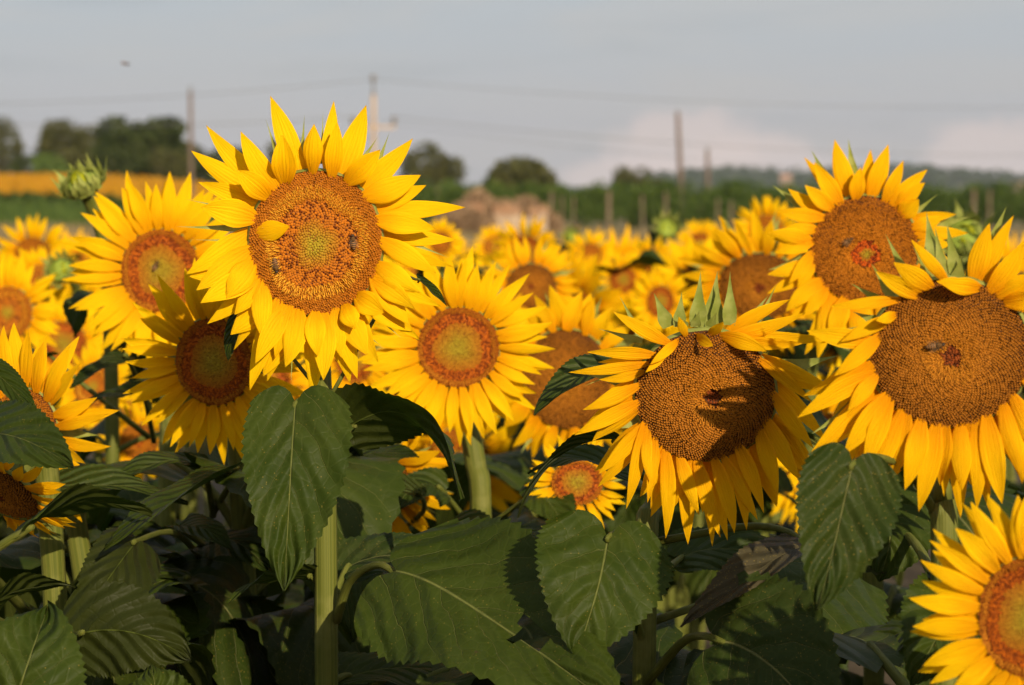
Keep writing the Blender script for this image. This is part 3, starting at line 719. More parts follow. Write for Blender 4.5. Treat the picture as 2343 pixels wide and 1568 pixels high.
# ------------------------------------------------------------------ vineyard, posts
VINE = []
for k in range(4):
    r_ = np.random.default_rng(60 + k)
    blobs = [(r_.uniform(-.7, .7), r_.normal(0, .12), r_.uniform(.55, 2.05), r_.uniform(.35, .6), .3, r_.uniform(.28, .5)) for _ in range(9)] + [(0, 0, 1.3, .8, .3, .8)]
    v, f, c = leaf_cards(crown_points(r_, 900, blobs), 0.085, r_); me = mesh('foliage', v, f, M['vine'], None, c, False)
    v, f, _ = tube(catmull([(0, 0, -0.05), (.05, .02, .4), (-.04, 0, .8), (.03, 0, 1.3)], 7), np.linspace(.05, .03, 7), 7); VINE.append((me, mesh('trunk', v, f, M['bark'])))
M['post'] = plain('weathered_post', (0.10, 0.07, 0.05), (0.19, 0.14, 0.10), 5, 0.9, 0.1, 0, 0.5, 0.01)
def vine_row(y0, slope, x0, x1, step, label, grp, seed):
    r_ = np.random.default_rng(seed); x = x0
    while x < x1:
        y = y0 + slope * (x - x0); z = float(terrain(np.array(x), np.array(y))); me, tm = VINE[r_.integers(4)]
        root = bpy.data.objects.new('grape_vine', None); COL.objects.link(root); root.location = (x, y, z); root.scale = (r_.choice([-1, 1]) * r_.uniform(0.95, 1.1), 1, r_.uniform(1.0, 1.2))
        tag(root, label, 'grape vine', grp); obj('foliage', me, root); obj('trunk', tm, root); x += step * r_.uniform(0.9, 1.1)
vine_row(108, 0.10, -5.5, 30, 1.15, 'leafy green grape vine in the front row behind the track', 'front row of the vineyard', 1)
vine_row(112, 0.10, -6.5, 32, 1.3, 'green grape vine in the row behind the front row', 'second row of the vineyard', 2)
vine_row(117, 0.10, -7, 34, 1.5, 'green grape vine top showing over the nearer rows', 'third row of the vineyard', 3)
def post_mesh(h, w, lean):
    v, f = box(-w / 2, w / 2, -w / 2, w / 2, -0.3, h); v = np.array(v); v[:, 0] += lean * (v[:, 2] + 0.3); return mesh('vineyard_post', v, f, M['post'], smooth=False)
for px, topy, w, d, lab in ((1262, 440, .14, 105, 'weathered post at the right end of the rusty wall'), (1285, 450, .08, 107, 'thin pale post close right of the rusty wall'),
        (1312, 452, .08, 106, 'short pale vineyard post between the rusty wall and the thick post'), (1393, 438, .18, 104, 'thickest pale vineyard post left of the leaning pole'),
        (1470, 446, .10, 108, 'slender vineyard post halfway between thick post and leaning pole'), (1523, 440, .11, 107, 'pale vineyard post just left of the leaning pole'),
        (1640, 456, .10, 105, 'short post just right of the thinner pole'), (1672, 462, .12, 105, 'shortest post right of the thinner pole'),
        (1000, 432, .13, 112, 'pale post left of the rusty wall'), (2226, 434, .15, 108, 'pale vineyard post right of the tall back sunflower'),
        (2262, 436, .11, 110, 'thin vineyard post near the right edge'), (1880, 440, .12, 110, 'vineyard post hidden low behind the tall back sunflower petals')):
    p = at(px, HOR, d); h = CAMZ + (HOR - topy) / F * d
    tag(obj('vineyard_post', post_mesh(h, w, random.gauss(0, .015)), None, (p.x, p.y - 0.1, 0)), lab, 'post', 'vineyard posts')

# ------------------------------------------------------------------ utility poles, wires
M['polewood'] = plain('pole_wood', (0.10, 0.07, 0.055), (0.17, 0.125, 0.10), 4, 0.9, 0.1, 0, 0.5, 0.01)
M['concrete'] = plain('pole_concrete', (0.33, 0.24, 0.17), (0.42, 0.32, 0.24), 3, 0.9, 0.1)
M['metal'] = plain('dark_metal', (0.10, 0.09, 0.08), (0.16, 0.14, 0.12), 10, 0.5, 0.4)
M['wire'] = plain('wire_metal', (0.12, 0.12, 0.13), (0.15, 0.15, 0.16), 10, 0.5, 0.4)
def pole(px, topy, d, lean, r0, r1, mat, label, extra=None):
    p = at(px, HOR, d); z0 = float(terrain(np.array(p.x), np.array(p.y))); h = CAMZ + (HOR - topy) / F * d - z0
    root = bpy.data.objects.new('utility_pole', None); COL.objects.link(root); root.location = (p.x, p.y, z0); tag(root, label, 'utility pole')
    v, f, _ = tube([(lean * h * (t - 1), 0, -0.5 if t == 0 else h * t) for t in (0, .25, .5, .75, 1)], np.linspace(r0, r1, 5), 12); obj('shaft', mesh('shaft', v, f, M[mat]), root)
    v, f, _ = tube([(0, 0, h), (0, 0, h + 0.05)], (r1 * 1.12, r1 * 0.9), 12); obj('cap', mesh('cap', v, f, M['metal']), root)
    return root, h
INS = mesh('insulator', *tube([(0, 0, 0), (0, 0, .06), (0, 0, .07), (0, 0, .16), (0, 0, .17), (0, 0, .30), (0, 0, .34)], (.03, .03, .10, .10, .07, .12, .04), 10)[:2], M['metal'])
def insulator(root, x, y, z, s=1.0): o = obj('insulator', INS, root, (x, y, z)); o.scale = (s,) * 3
pl, hl = pole(438, 212, 128, 0.0, .15, .11, 'polewood', 'brown wooden utility pole in front of the left trees'); insulator(pl, 0, 0, hl + .05, .8)
pc_, hc = pole(855, 218, 150, 0.0, .22, .16, 'concrete', 'pale concrete utility pole with cross arm behind the tallest sunflower')
v, f = box(-1.55, 1.55, -.10, .10, hc - 2.35, hc - 2.15); obj('cross_arm', mesh('cross_arm', v, f, M['concrete'], smooth=False), pc_)
for x in (-1.4, 1.4): insulator(pc_, x, 0, hc - 2.15, 1.9)
v, f, _ = tube([(0, 0, hc), (0, 0, hc + .95)], (.08, .06), 8); obj('top_pin', mesh('top_pin', v, f, M['metal']), pc_); insulator(pc_, 0, 0, hc + .75, 1.8)
pr_, hr = pole(1549, 262, 112, -0.05, .16, .11, 'polewood', 'tall leaning wooden pole in front of the vineyard'); insulator(pr_, 0, 0, hr, .6)
ps_, hs = pole(1617, 346, 116, -0.02, .13, .10, 'polewood', 'shorter wooden pole right of the tall leaning pole'); insulator(ps_, 0, 0, hs, .6)
def wire(a, b, sag, label, r=0.024):
    A, B = np.array(at(*a)), np.array(at(*b)); t = np.linspace(0, 1, 24); P = A + (B - A) * t[:, None]; P[:, 2] -= sag * 4 * t * (1 - t)
    v, f, _ = tube(P, r, 6); tag(obj('power_line', mesh('power_line', v, f, M['wire'])), label, 'power line', 'overhead power lines')
wire((853, 182, 150), (2700, 236, 178), 1.0, 'uppermost power line running right from the concrete pole')
wire((853, 182, 150), (-300, 240, 150), .5, 'uppermost power line running left from the concrete pole')
wire((900, 268, 150), (2700, 350, 176), 1.1, 'lower power line running right from the cross arm', .028)
wire((812, 268, 150), (-300, 268, 152), .6, 'lower power line running left from the cross arm')
wire((812, 272, 150), (2700, 420, 200), 1.2, 'lowest faint power line crossing behind the leaning pole', .018)

# ------------------------------------------------------------------ rusty ruined wall with dry brush
M['cream'] = plain('cream_plaster', (0.30, 0.215, 0.15), (0.42, 0.32, 0.23), 1.4, 0.9, 0.1, 0, 0.5, 0.03, 7)
M['rust'] = plain('rusty_brick', (0.20, 0.105, 0.06), (0.31, 0.185, 0.11), 2.0, 0.95, 0.1, 0, 0.6, 0.03, 7)
p = at(1160, HOR, 98); wr = bpy.data.objects.new('ruined_wall', None); COL.objects.link(wr); wr.location = (p.x, p.y, 0); tag(wr, 'low crumbling cream wall stained rust brown beside the vineyard', 'wall')
r_ = np.random.default_rng(4)
for k in range(9):
    x0 = -1.85 + k * .41; h = r_.uniform(.75, 1.2); v, f = box(x0, x0 + .385, r_.uniform(-.05, 0), .35, -.1, h)
    obj('wall_panel', mesh('wall_panel', v, f, M['cream' if r_.random() < .72 else 'rust'], smooth=False), wr)
    if r_.random() < .9:
        v, f = box(x0 - .01, x0 + .40, -.07, .38, h + .004, h + r_.uniform(.15, .5)); v = np.array(v); v[4:, 2] += r_.uniform(-.12, .12, 4); obj('rusty_course', mesh('rusty_course', v, f, M['rust'], smooth=False), wr)
for k, (px, top, hw) in enumerate(((1095, 428, 42), (1150, 448, 45), (1205, 440, 34), (1060, 462, 40), (1240, 468, 26))):
    r_ = np.random.default_rng(90 + k); pp = at(px, HOR, 98.9 if k != 3 else 97); H = CAMZ + (HOR - top) / F * 98.9; w_ = hw * 1.6 / F * 98.9; n = 2200
    a = r_.uniform(0, 6.28, n); rr = np.sqrt(r_.random(n)) * w_; x = np.cos(a) * rr * .5; y = np.sin(a) * rr * .3; hh = H * r_.uniform(.4, 1, n) * (1 - .45 * rr / w_)
    T_ = np.stack([x * 2.1, y * 2, hh], 1); e = np.stack([r_.normal(0, .035, n), r_.normal(0, .03, n), np.zeros(n)], 1)
    V = np.stack([np.stack([x, y, 0 * x], 1) - e, np.stack([x, y, 0 * x], 1) + e, T_ + e * 3, T_ - e * 3 + [0, 0, .05]], 1).reshape(-1, 3); b = np.arange(n)[:, None] * 4
    Fc = np.concatenate([b + np.array([0, 1, 2]), b + np.array([0, 2, 3])], 0); C = np.repeat(r_.random(n), 4)[:, None].repeat(3, 1)
    tag(obj('dry_shrub', mesh('dry_shrub', V, Fc, M['drybrush'], None, C, False), None, (pp.x, pp.y, 0)),
        ('tallest rust brown dry shrub over the left of the ruined wall', 'dry brown shrub over the middle of the ruined wall', 'pointed dry brown shrub over the right of the ruined wall', 'low dry brown shrub left of the ruined wall', 'small dry shrub at the right end of the ruined wall')[k], 'shrub', 'dry shrubs at the wall')

# ------------------------------------------------------------------ the sunflowers that can be told apart
def crop(lst, ox, oy, s):
    k = 1.65328; out = []
    for e in lst: out.append(((ox + e[0] / s) / k, (oy + e[1] / s) / k, (ox + e[2] / s) / k, (oy + e[3] / s) / k, e[4] / s / k, *e[5:]))
    return out
A_pet = crop([(620,400,487,45,120,-1),(550,455,545,238,128,2.5,.28,.5),(695,415,703,183,105,2.2,.25,-.7),(770,430,800,70,88,-1.5),(795,425,818,175,95,2,.2,.3),(840,440,960,90,130,-.8),
 (860,480,1030,310,118,2.2,.2),(930,490,1190,255,112,-.5),(945,540,1230,435,130,1),(985,590,1257,485,100,-.5),(1020,610,1450,595,98,-1.8),(1020,650,1303,700,116,1),(1040,720,1405,755,92,-1.5),
 (1035,755,1305,920,108,1),(1035,800,1390,890,75,-1.5),(1000,870,1225,1015,124,1.5,.18),(975,920,1170,1175,128,.4),(1010,960,1330,1085,84,-2),(900,1020,1050,1115,124,2.4,.3),(960,1010,1225,1250,94,-1.5),
 (850,1070,905,1195,108,2.4,.3),(900,1090,1020,1360,104,-1),(810,1090,840,1340,98,1),(770,1120,880,1462,112,-1.2),(710,1130,720,1330,108,1.6,.2),(620,1120,560,1385,124,1.2,.15),(690,1130,690,1540,108,-1.5),
 (570,1110,510,1340,90,.4),(500,1090,455,1330,112,.8),(440,960,450,1250,108,1.2),(560,1120,470,1455,94,-1.6),(500,1080,385,1500,108,-1.2),(450,1050,305,1300,76,-1.6),(410,850,270,1045,132,1.5,.2),(420,950,310,1125,104,.5),
 (420,980,175,1170,94,-1.5),(390,800,120,1005,132,.6),(380,700,70,925,122,-.2),(395,640,145,595,146,1.4,.2),(400,560,130,470,98,-1),(440,510,320,412,122,2.4,.3),(420,500,95,315,114,-1.2),(450,470,170,190,106,-1.5),
 (490,460,340,220,114,1.2,.12),(610,420,600,290,95,-.5),(660,415,690,250,90,-1.5),(398,725,582,688,108,2.0,.10,-.3)], 650, 330, 1.307)
A_br = crop([(640,380,657,120,30),(540,400,460,145,32),(740,380,748,100,22),(900,420,1025,238,40),(1000,430,1080,212,36),(380,700,0,690,40,-1),(400,760,90,755,26),(380,620,45,550,26),(380,560,150,415,26),(1050,720,1390,852,40),(930,1060,1150,1255,34),(600,1130,590,1480,28),(1090,560,1200,405,28),(400,950,90,1010,34),(860,1150,1050,1290,34)], 650, 330, 1.307)
rA, hA, PA = sunflower(722, 556, 2.2, 152, 166, 4, 2, 'ring', petals=A_pet, bracts=A_br, nflor=2300, dome=.10, off=(.0, -.04), seed=11, nbr=0, hairs=1100, span=lambda a: 190 < a < 350, np_=12, L=1.0, W=.40, style='young',
    label='tallest sunflower, large open head with two bees and one petal folded over the disc', via=[(741, 1050, 2.24), (747, 1560, 2.24)], foot=(at(747, 1568, 2.24).x, 2.22), r0=.0105)
G_pet = crop([(1050,540,1365,740,95),(1060,560,1265,810,74,.6),(1085,700,1340,1010,92,-.5),(1080,760,1275,1040,95,.5),(1030,880,1210,1200,104,.8),(1060,860,1285,1195,86,-1),(1000,920,1100,1270,104,.5),(950,960,1095,1330,98,-1),(890,1000,1030,1360,94,.8),(820,1060,1000,1395,84,1.2),
 (870,1040,945,1445,88,-.8),(780,1080,885,1460,98,.6),(740,1100,850,1495,88,-1.2),(690,1100,815,1480,98,.4),(710,1110,775,1525,84,-1.6),(590,1090,710,1370,88,1.2),(650,1110,655,1515,104,-.5),(520,1040,545,1485,94,.5),(540,1060,470,1340,74,-1),(480,990,455,1310,66,1.5),(440,950,470,1210,66,1.8),
 (430,910,350,1340,88,.2),(410,930,215,1165,94,.6),(410,960,210,1230,92,-1),(400,810,95,975,88,.8),(395,720,135,850,84,.8),(395,690,180,820,70,-.6),(400,640,215,700,56,.5),(430,600,65,665,66,.6),(450,540,155,565,78,1.5),(450,560,210,615,60,-.3),(545,490,285,365,84,1.5),(600,480,470,625,58,3.2,.3),(540,500,445,665,58,3,.25),
 (640,460,610,390,52,1.5),(690,450,780,535,66,3.2,.4),(760,470,830,415,62,2),(850,440,1160,305,84,-1),(820,440,1045,562,96,3,.15),(860,430,1235,370,84,.3),(870,440,1365,500,88,.5),(900,450,1230,520,76,1.5),(1080,640,1330,760,70,-1.5)], 2100, 900, 1.3066)
G_br = crop([(700,440,718,140,100,-.6),(610,440,625,250,76,-.8),(560,440,480,255,88,-1),(800,430,800,200,80,-1.4),(860,430,862,140,84,-.8),(690,440,712,350,62,.2),(760,440,800,360,60,.2),(640,440,600,380,60,.2),(940,430,1060,270,54,-1),(1000,420,1100,210,34,-1.4),(430,500,310,270,44),(430,510,195,440,40),(420,620,120,735,36)], 2100, 900, 1.3066)
rG, hG, PG = sunflower(1613, 906, 2.04, 161, 152, -3, -9, 'mature', petals=G_pet, bracts=G_br, nflor=2300, dome=.22, lumps=.17, off=(.12, .02), seed=22, nbr=6, pm='petal_old', hairs=500, span=lambda a: a > 168, np_=11, L=1.12, W=.27, style='old',
    label='nodding sunflower with limp petals, lumpy brown disc half in shade and spiky bracts on top', via=[(1500, 1150, 2.16), (1474, 1560, 2.14)], foot=(at(1474, 1568, 2.14).x, 2.12), r0=.010)
H_pet = crop([(520,650,245,690,58,1),(515,720,430,745,54,2.4,.3),(510,730,290,830,66,1),(520,750,210,835,56,-1),(450,800,265,965,80,1),(440,890,290,1000,74,-.4),(430,950,120,1130,88,.6),(425,1010,160,1285,94,-.2),(430,960,320,1100,74,1.4),(440,1060,300,1280,104,.8),(460,1070,385,1340,94,1),(490,1090,300,1400,84,-1.5),(520,1110,380,1440,88,.2),(545,1130,455,1450,78,-.8),(450,1070,250,1385,64,-1.8),
 (600,1150,545,1415,108,1),(670,1150,600,1500,104,.2),(720,1160,700,1440,74,-1.2),(765,1155,770,1420,104,.8),(745,1160,765,1525,94,-1.5),(830,1150,830,1490,88,.2),(800,1160,880,1500,66,-1.5),(880,1140,930,1470,112,.6),(950,1090,1020,1380,104,.2),(1000,1060,1100,1350,104,.6),(655,620,500,515,94,2.2,.2),(610,650,430,550,84,1.6,.2),(715,585,570,425,60,1.8,.2),(780,600,670,590,56,3,.3),(830,580,880,360,98,-.4),(860,580,975,330,76,-1),(860,580,690,600,84,3,.25),(900,590,1016,430,94,.4),(930,620,1060,560,104,1.2),(960,650,1100,640,96,1.6),(890,585,1050,480,94,-.4)], 2900, 500, 1.0453)
H_br = crop([(700,580,660,355,60,-.6),(750,580,705,330,64,-.6),(660,590,570,440,50,-.8),(560,590,460,385,48,-1),(500,660,405,505,52,-1),(470,680,320,590,44,-1),(750,590,770,480,64,.2),(620,590,605,460,34,-.2),(860,560,905,360,34,-1.4),(470,830,310,905,36),(460,760,330,705,60,-1.2)], 2900, 500, 1.0453)
rH, hH, PH = sunflower(2172, 808, 1.81, 180, 172, -8, -5, 'mature', petals=H_pet, bracts=H_br, nflor=2700, dome=.16, lumps=.03, off=(.02, -.03), seed=33, nbr=8, pm='petal_old', np_=15, L=1.12, W=.30, style='old',
    span=lambda a: a < 45 or a > 165, label='biggest drooping sunflower at the right edge with full brown disc and green bracts', via=[(2150, 1150, 1.90), (2160, 1560, 1.90)], foot=(at(2160, 1568, 1.90).x, 1.88), r0=.0105)
I_pet = crop([(340,270,268,30,90,-.5),(380,260,410,70,64,-1),(410,260,480,50,88,0),(465,270,540,112,64,.6),(350,265,370,140,74,1),(290,280,187,118,80,.6),(285,275,147,100,56,-1),(255,300,150,210,74,.8),(240,320,85,225,70,-.8),(225,335,40,310,70,.4),(200,385,75,375,66,.6),(185,430,35,480,70,.4),(180,470,85,600,60,1),(180,500,120,620,64,.5),(175,560,0,640,66,-.4),(185,610,75,710,84,.4),(205,640,90,740,84,-.6),(235,660,200,900,90,0),(270,670,150,880,94,-1),(300,675,250,830,94,.8),(330,680,320,840,90,-.2),(370,680,380,830,90,.6),
 (490,290,635,148,70,.2),(510,310,625,200,74,.8),(525,330,600,265,92,1.2),(555,350,750,325,56,-.6),(565,380,700,330,70,.4),(580,410,795,400,66,.3),(590,450,730,445,66,.8),(595,490,740,520,70,0),(590,540,720,600,70,.5),(570,590,680,680,80,0),(540,630,620,760,80,.5),(500,660,560,800,84,0),(450,675,480,830,88,.4)], 2900, 500, 1.0453)
sunflower(1977, 571, 2.75, 123, 123, -5, -4, 'midmat', petals=I_pet, bracts=crop([(560,340,682,238,30),(500,300,530,140,26),(600,420,740,330,26),(230,330,50,300,24)], 2900, 500, 1.0453), nflor=1700, dome=.10, off=(.03, -.10), seed=44, nbr=10, pm='petal_old', span=lambda a: a > 160, np_=11, L=.95, W=.28, style='mid',
    label='tall sunflower on the right rising above the horizon with a bee on its brown disc', leaves=5, lowest=.5)
# generic petals for the rest
sunflower(368, 620, 3.0, 91, 96, 2, 2, 'young', 'young', 27, 1.48, .355, 5, 'bright sunflower left of the tallest one, greenish disc with one bee', nflor=1800, dome=.05)
sunflower(490, 828, 2.50, 90, 103, -6, -4, 'young', 'young', 27, 1.45, .33, 6, 'sunflower in the shadow below left of the tallest head', nflor=1800, dome=.05, leaves=3, lowest=.45)
sunflower(1048, 795, 2.72, 95, 93, 3, 0, 'young', 'young', 29, 1.44, .315, 7, 'fully lit bright sunflower in the centre with narrow crowded petals', nflor=2000, dome=.05, hairs=500, via=[(1086, 1050, 2.82), (1098, 1400, 2.82)], leaves=3, lowest=.4)
sunflower(1296, 868, 3.25, 104, 116, -8, -6, 'mature', 'old', 17, .95, .34, 8, 'large brown sunflower half hidden behind the centre one', pm='petal_old', nflor=1800, leaves=4, lowest=.5)
sunflower(1320, 1105, 2.75, 60, 50, 0, 16, 'young', 'young', 21, 1.2, .30, 9, 'small low sunflower with green centre shaded by a leaf', nflor=700, leaves=2, lowest=.5)
sunflower(1738, 655, 3.7, 96, 76, -10, -12, 'mature', 'old', 18, 1.25, .34, 10, 'brown sunflower behind the nodding one with shaggy petals', pm='petal_old', nflor=1000, leaves=4, lowest=.5)
sunflower(2352, 1415, 1.62, 104, 140, -24, 4, 'young', 'young', 25, 1.36, .37, 12, 'sunflower cut off by the bottom right corner', nflor=2000, dome=.06, foot=(at(2420, 1568, 1.75).x, 1.74))
sunflower(52, 985, 2.42, 84, 96, -18, 4, 'midmat', 'mid', 17, 1.75, .42, 13, 'orange sunflower at the left edge half covered by leaves', pm='petal_old', nflor=1300, foot=(at(150, 1400, 2.5).x, 2.5))
sunflower(8, 1130, 2.2, 78, 70, -25, -42, 'mature', 'old', 16, 1.35, .40, 14, 'nodding brown sunflower low on the left edge', pm='petal_old', nflor=800, foot=(at(60, 1400, 2.32).x, 2.33))
sunflower(842, 1108, 2.8, 105, 84, -6, -26, 'mature', 'old', 18, 1.2, .36, 15, 'drooping brown sunflower hidden under leaves right of the main stem', pm='petal_old', nflor=900)
sunflower(1215, 655, 4.3, 58, 52, 2, -4, 'mature', 'old', 17, 1.3, .36, 16, 'dark brown sunflower with ragged petals just above right of the centre one', pm='petal_old', nflor=600, leaves=4)
mid = [
 (18, 716, 4.0, 56, 60, 'ring', 'blurred sunflower with orange ringed disc cut by the left edge'), (145, 787, 4.3, 50, 52, 'young', 'blurred sunflower with pale centre above the left leaves'),
 (75, 583, 5.9, 44, 40, 'midmat', 'uppermost blurred sunflower at the left edge'), (812, 818, 3.5, 44, 60, 'young', 'sunflower peeking out between the tallest head and the centre one'),
 (1205, 577, 6.2, 36, 38, 'young', 'largest blurred sunflower below the ruined wall'), (1350, 582, 7.4, 27, 25, 'midmat', 'blurred sunflower at the field edge below the thick vineyard post'),
 (1490, 598, 6.6, 27, 26, 'midmat', 'blurred sunflower at the field edge below the leaning pole'), (1754, 528, 5.6, 36, 36, 'ring', 'blurred sunflower standing just left of the tall right one'),
 (1510, 690, 5.2, 31, 36, 'young', 'small sunflower with green centre above the nodding head'), (1130, 566, 7.8, 24, 24, 'ring', 'blurred sunflower left of the largest one below the ruined wall'),
 (1008, 556, 6.4, 24, 26, 'midmat', 'blurred brown sunflower right of the tallest head'), (95, 640, 5.0, 38, 34, 'ring', 'blurred sunflower under the uppermost one at the left edge'),
 (215, 885, 4.0, 48, 46, 'ring', 'blurred sunflower low between the left edge flower and the shaded one'), (318, 1010, 3.8, 44, 42, 'midmat', 'blurred sunflower below left of the shaded one near the leaves'),
 (88, 722, 4.7, 42, 42, 'young', 'blurred sunflower between the two ringed flowers at the left edge'), (262, 940, 4.5, 40, 40, 'young', 'blurred sunflower behind the pale bud stem'), (40, 850, 4.4, 42, 40, 'ring', 'blurred sunflower behind the upper petals of the orange left edge one'),
 (1425, 640, 6.0, 30, 30, 'young', 'blurred yellow sunflower between the centre and nodding heads'), (1600, 560, 7.6, 27, 26, 'young', 'blurred sunflower at the field edge left of the shaggy brown one')]
for k, (px, py, d, rx, ry, st, lab) in enumerate(mid):
    r_ = np.random.default_rng(500 + k)
    sunflower(px, py, d, rx, ry, r_.uniform(-18, 18), r_.uniform(-12, 10), st, 'young' if st != 'midmat' else 'mid', 16, 1.45, .42, 600 + k, lab, nflor=420, nbr=8, leaves=4, lowest=.5)

# ------------------------------------------------------------------ buds
def bud_head(root, loc, m, Rb, seed):
    r_ = np.random.default_rng(seed); v, f = receptacle_geo(Rb, 1, 1, .7); h = obj('bud_head', mesh('bud_head', v, f, M['bract']), root); h.matrix_local = Matrix.Translation(loc) @ m.to_4x4()
    v, f, c = disc_base(Rb * .9, 1, 1, disc_surface(Rb, .35 * Rb, 0, 1), (.22, .28, .04), 5, 20); obj('disc', mesh('disc', v, f, M['floret'], None, c), h)
    for ring, (n, rr, z0, up, l) in enumerate(((13, 1.0, -.3, .8, 1.3), (15, 1.05, -.15, .75, 1.5), (13, .95, .0, 1.0, .95))):
        for k in range(n):
            a = 2 * math.pi * (k + .33 * ring + r_.normal(0, .12)) / n; cc, ss = math.cos(a), math.sin(a); ou = r_.uniform(-.25, .35) + (.3 if ring == 1 else -.45 if ring == 2 else -.05)
            b = np.array([cc * Rb * rr, ss * Rb * rr, z0 * Rb]); t = b + np.array([cc * ou, ss * ou, up]) * Rb * l * r_.uniform(.7, 1.05)
            v, f, uv = bract_geo(b, t, Rb * .42, np.array([cc, ss, .1]), .12, .10); obj('bract', mesh('bract', v, f, M['bract'], uv), h)
    for k in range(9):
        a = r_.uniform(0, 6.28); cc, ss = math.cos(a), math.sin(a); b = np.array([cc * .6, ss * .6, .1]) * Rb
        v, f, uv = petal_geo(b, b + np.array([-cc * .3, -ss * .3, .55]) * Rb, Rb * .35, np.array([cc, ss, .1]), .1); obj('petal', mesh('petal', v, f, M['petal_bud'], uv), h)
M['petal_bud'] = petal_mat('petal_bud', (0.35, 0.40, 0.02), (0.45, 0.45, 0.02), (0.6, 0.6, 0.0), .3)
for k, (px, py, d, rb, yaw, pitch, via, lab) in enumerate(((190, 420, 3.25, 47, -35, 55, [(250, 640, 3.38), (258, 1105, 3.4)], 'spiky green flower bud standing above the left sunflower'),
        (1525, 524, 6.6, 24, 10, 20, None, 'green bud standing alone above the field in front of the leaning pole'), (2206, 540, 4.2, 44, -20, 25, None, 'pale green bud between the two right sunflowers'),
        (140, 618, 4.6, 30, -10, 15, None, 'small green bud among the blurred sunflowers at left'), (1308, 541, 8.0, 16, 0, 20, None, 'tiny green bud above the field edge below the thick vineyard post'),
        (1925, 745, 3.4, 40, 20, 10, None, 'half opened bud beneath the tall right sunflower'))):
    c = at(px, py, d); m = frame(R(yaw), R(pitch)); Rb = rb / F * d; foot = at(via[-1][0], 1100, d + .12) if via else c + Vector((.02, .08, 0))
    root = bpy.data.objects.new('sunflower_bud', None); COL.objects.link(root); root.location = (foot.x, foot.y, 0); tag(root, lab, 'flower bud')
    bud_head(root, c - root.location, m, Rb, 700 + k)
    vv = None if not via else [np.asarray(at(*x) - root.location, float) for x in via]
    P = make_stem(root, np.asarray(c - m.col[2] * Rb * .6 - root.location, float), np.asarray(m.col[2], float), .02, .011 if k else .0085, .008 if k else .0135, 0, k, vv)
    for j in range(0 if k == 3 else 5): add_pool_leaf(root, P[(25 if k else 13) - (3 if k else 2) * j], R(90) + j * 2.4, .40 + .10 * j)

# ------------------------------------------------------------------ leaves of the near plants
CAMN = np.array((0.0, -0.93, 0.36)); UPN = np.array((0.0, -0.35, 0.94)); BACKN = np.array((0.05, 0.75, 0.65))
def V3(*a): return nrm(np.array(a, float))
# tallest sunflower
hero_leaf(rA, (676,922,2.13), (663,1090,2.085), (650,1350,2.06), 246, V3(.05,-1,.2), [(748,1010,2.22),(742,925,2.19),(712,908,2.155)], 'leaf', .16, .03, 1, lobe=.17)
hero_leaf(rA, (800,982,2.22), (985,860,2.20), (1057,1142,2.10), 205, V3(.35,.55,.75), [(752,1110,2.225),(766,1040,2.22)], 'leaf', .10, .05, 2, twist=.2)
hero_leaf(rA, (915,1320,2.10), (1120,1370,2.02), (1430,1640,1.88), 430, V3(-.10,-.74,.66), [(770,1420,2.23),(800,1330,2.19),(865,1292,2.13)], 'leaf', .08, .035, 3, hole=(.60, .12, .06, .20), pr=.0034)
hero_leaf(rA, (792,1300,2.27), (900,1215,2.30), (1120,1345,2.32), 150, V3(.1,-.5,.85), [(755,1390,2.24)], 'leaf_dusty', .1, .05, 4)
hero_leaf(rA, (712,1318,2.24), (620,1290,2.22), (518,1380,2.16), 110, V3(-.2,.45,.85), [(742,1345,2.235)], 'leaf', .1, .04, 5)
hero_leaf(rA, (790,1545,2.26), (930,1500,2.3), (1120,1590,2.3), 170, UPN, [(756,1560,2.24)], 'leaf', .1, .05, 55)
# nodding sunflower
hero_leaf(rG, (1392,1228,2.0), (1372,1340,1.975), (1318,1510,1.95), 318, V3(.1,-.95,.3), [(1492,1285,2.15),(1478,1225,2.12),(1430,1212,2.06)], 'leaf', .14, .03, 6, lobe=.17)
hero_leaf(rG, (1412,1008,2.12), (1270,985,2.14), (1186,1185,2.12), 74, V3(-.35,.35,.87), [(1500,1120,2.15),(1470,1030,2.13)], 'leaf', .45, .03, 7)
hero_leaf(rG, (1402,842,2.16), (1310,850,2.14), (1222,950,2.10), 112, V3(-.3,-.45,.84), [(1520,1020,2.15),(1460,880,2.17)], 'leaf', .35, .02, 8)
hero_leaf(rG, (1445,1085,2.32), (1320,1010,2.36), (1208,1085,2.36), 110, V3(0,-.25,.97), [(1500,1150,2.17)], 'leaf', .15, .04, 9)
hero_leaf(rG, (1842,1250,2.06), (1740,1290,2.0), (1558,1434,1.96), 125, V3(-.3,-.6,.74), [(1500,1240,2.15),(1700,1205,2.14),(1800,1215,2.1)], 'leaf_dry', .35, .04, 10)
hero_leaf(rG, (1650,1468,1.98), (1760,1470,1.94), (1905,1700,1.88), 395, V3(-.1,-.9,.43), [(1480,1560,2.13),(1560,1470,2.05),(1610,1455,2.0)], 'leaf_dusty', .10, .04, 11, pr=.0034)
hero_leaf(rG, (1885,1310,2.22), (1860,1420,2.10), (1820,1550,2.12), 330, V3(.1,-.9,.42), [(1500,1420,2.15),(1760,1330,2.2)], 'leaf', .1, .04, 12)
hero_leaf(rG, (1440,1365,2.09), (1448,1400,2.09), (1456,1452,2.10), 26, V3(.1,-1,.1), [(1474,1480,2.14)], 'leaf', .5, .01, 13)
hero_leaf(rG, (1560,1275,2.3), (1660,1235,2.3), (1830,1280,2.3), 160, V3(.1,-.5,.85), [(1490,1330,2.15)], 'leaf', .1, .05, 14)
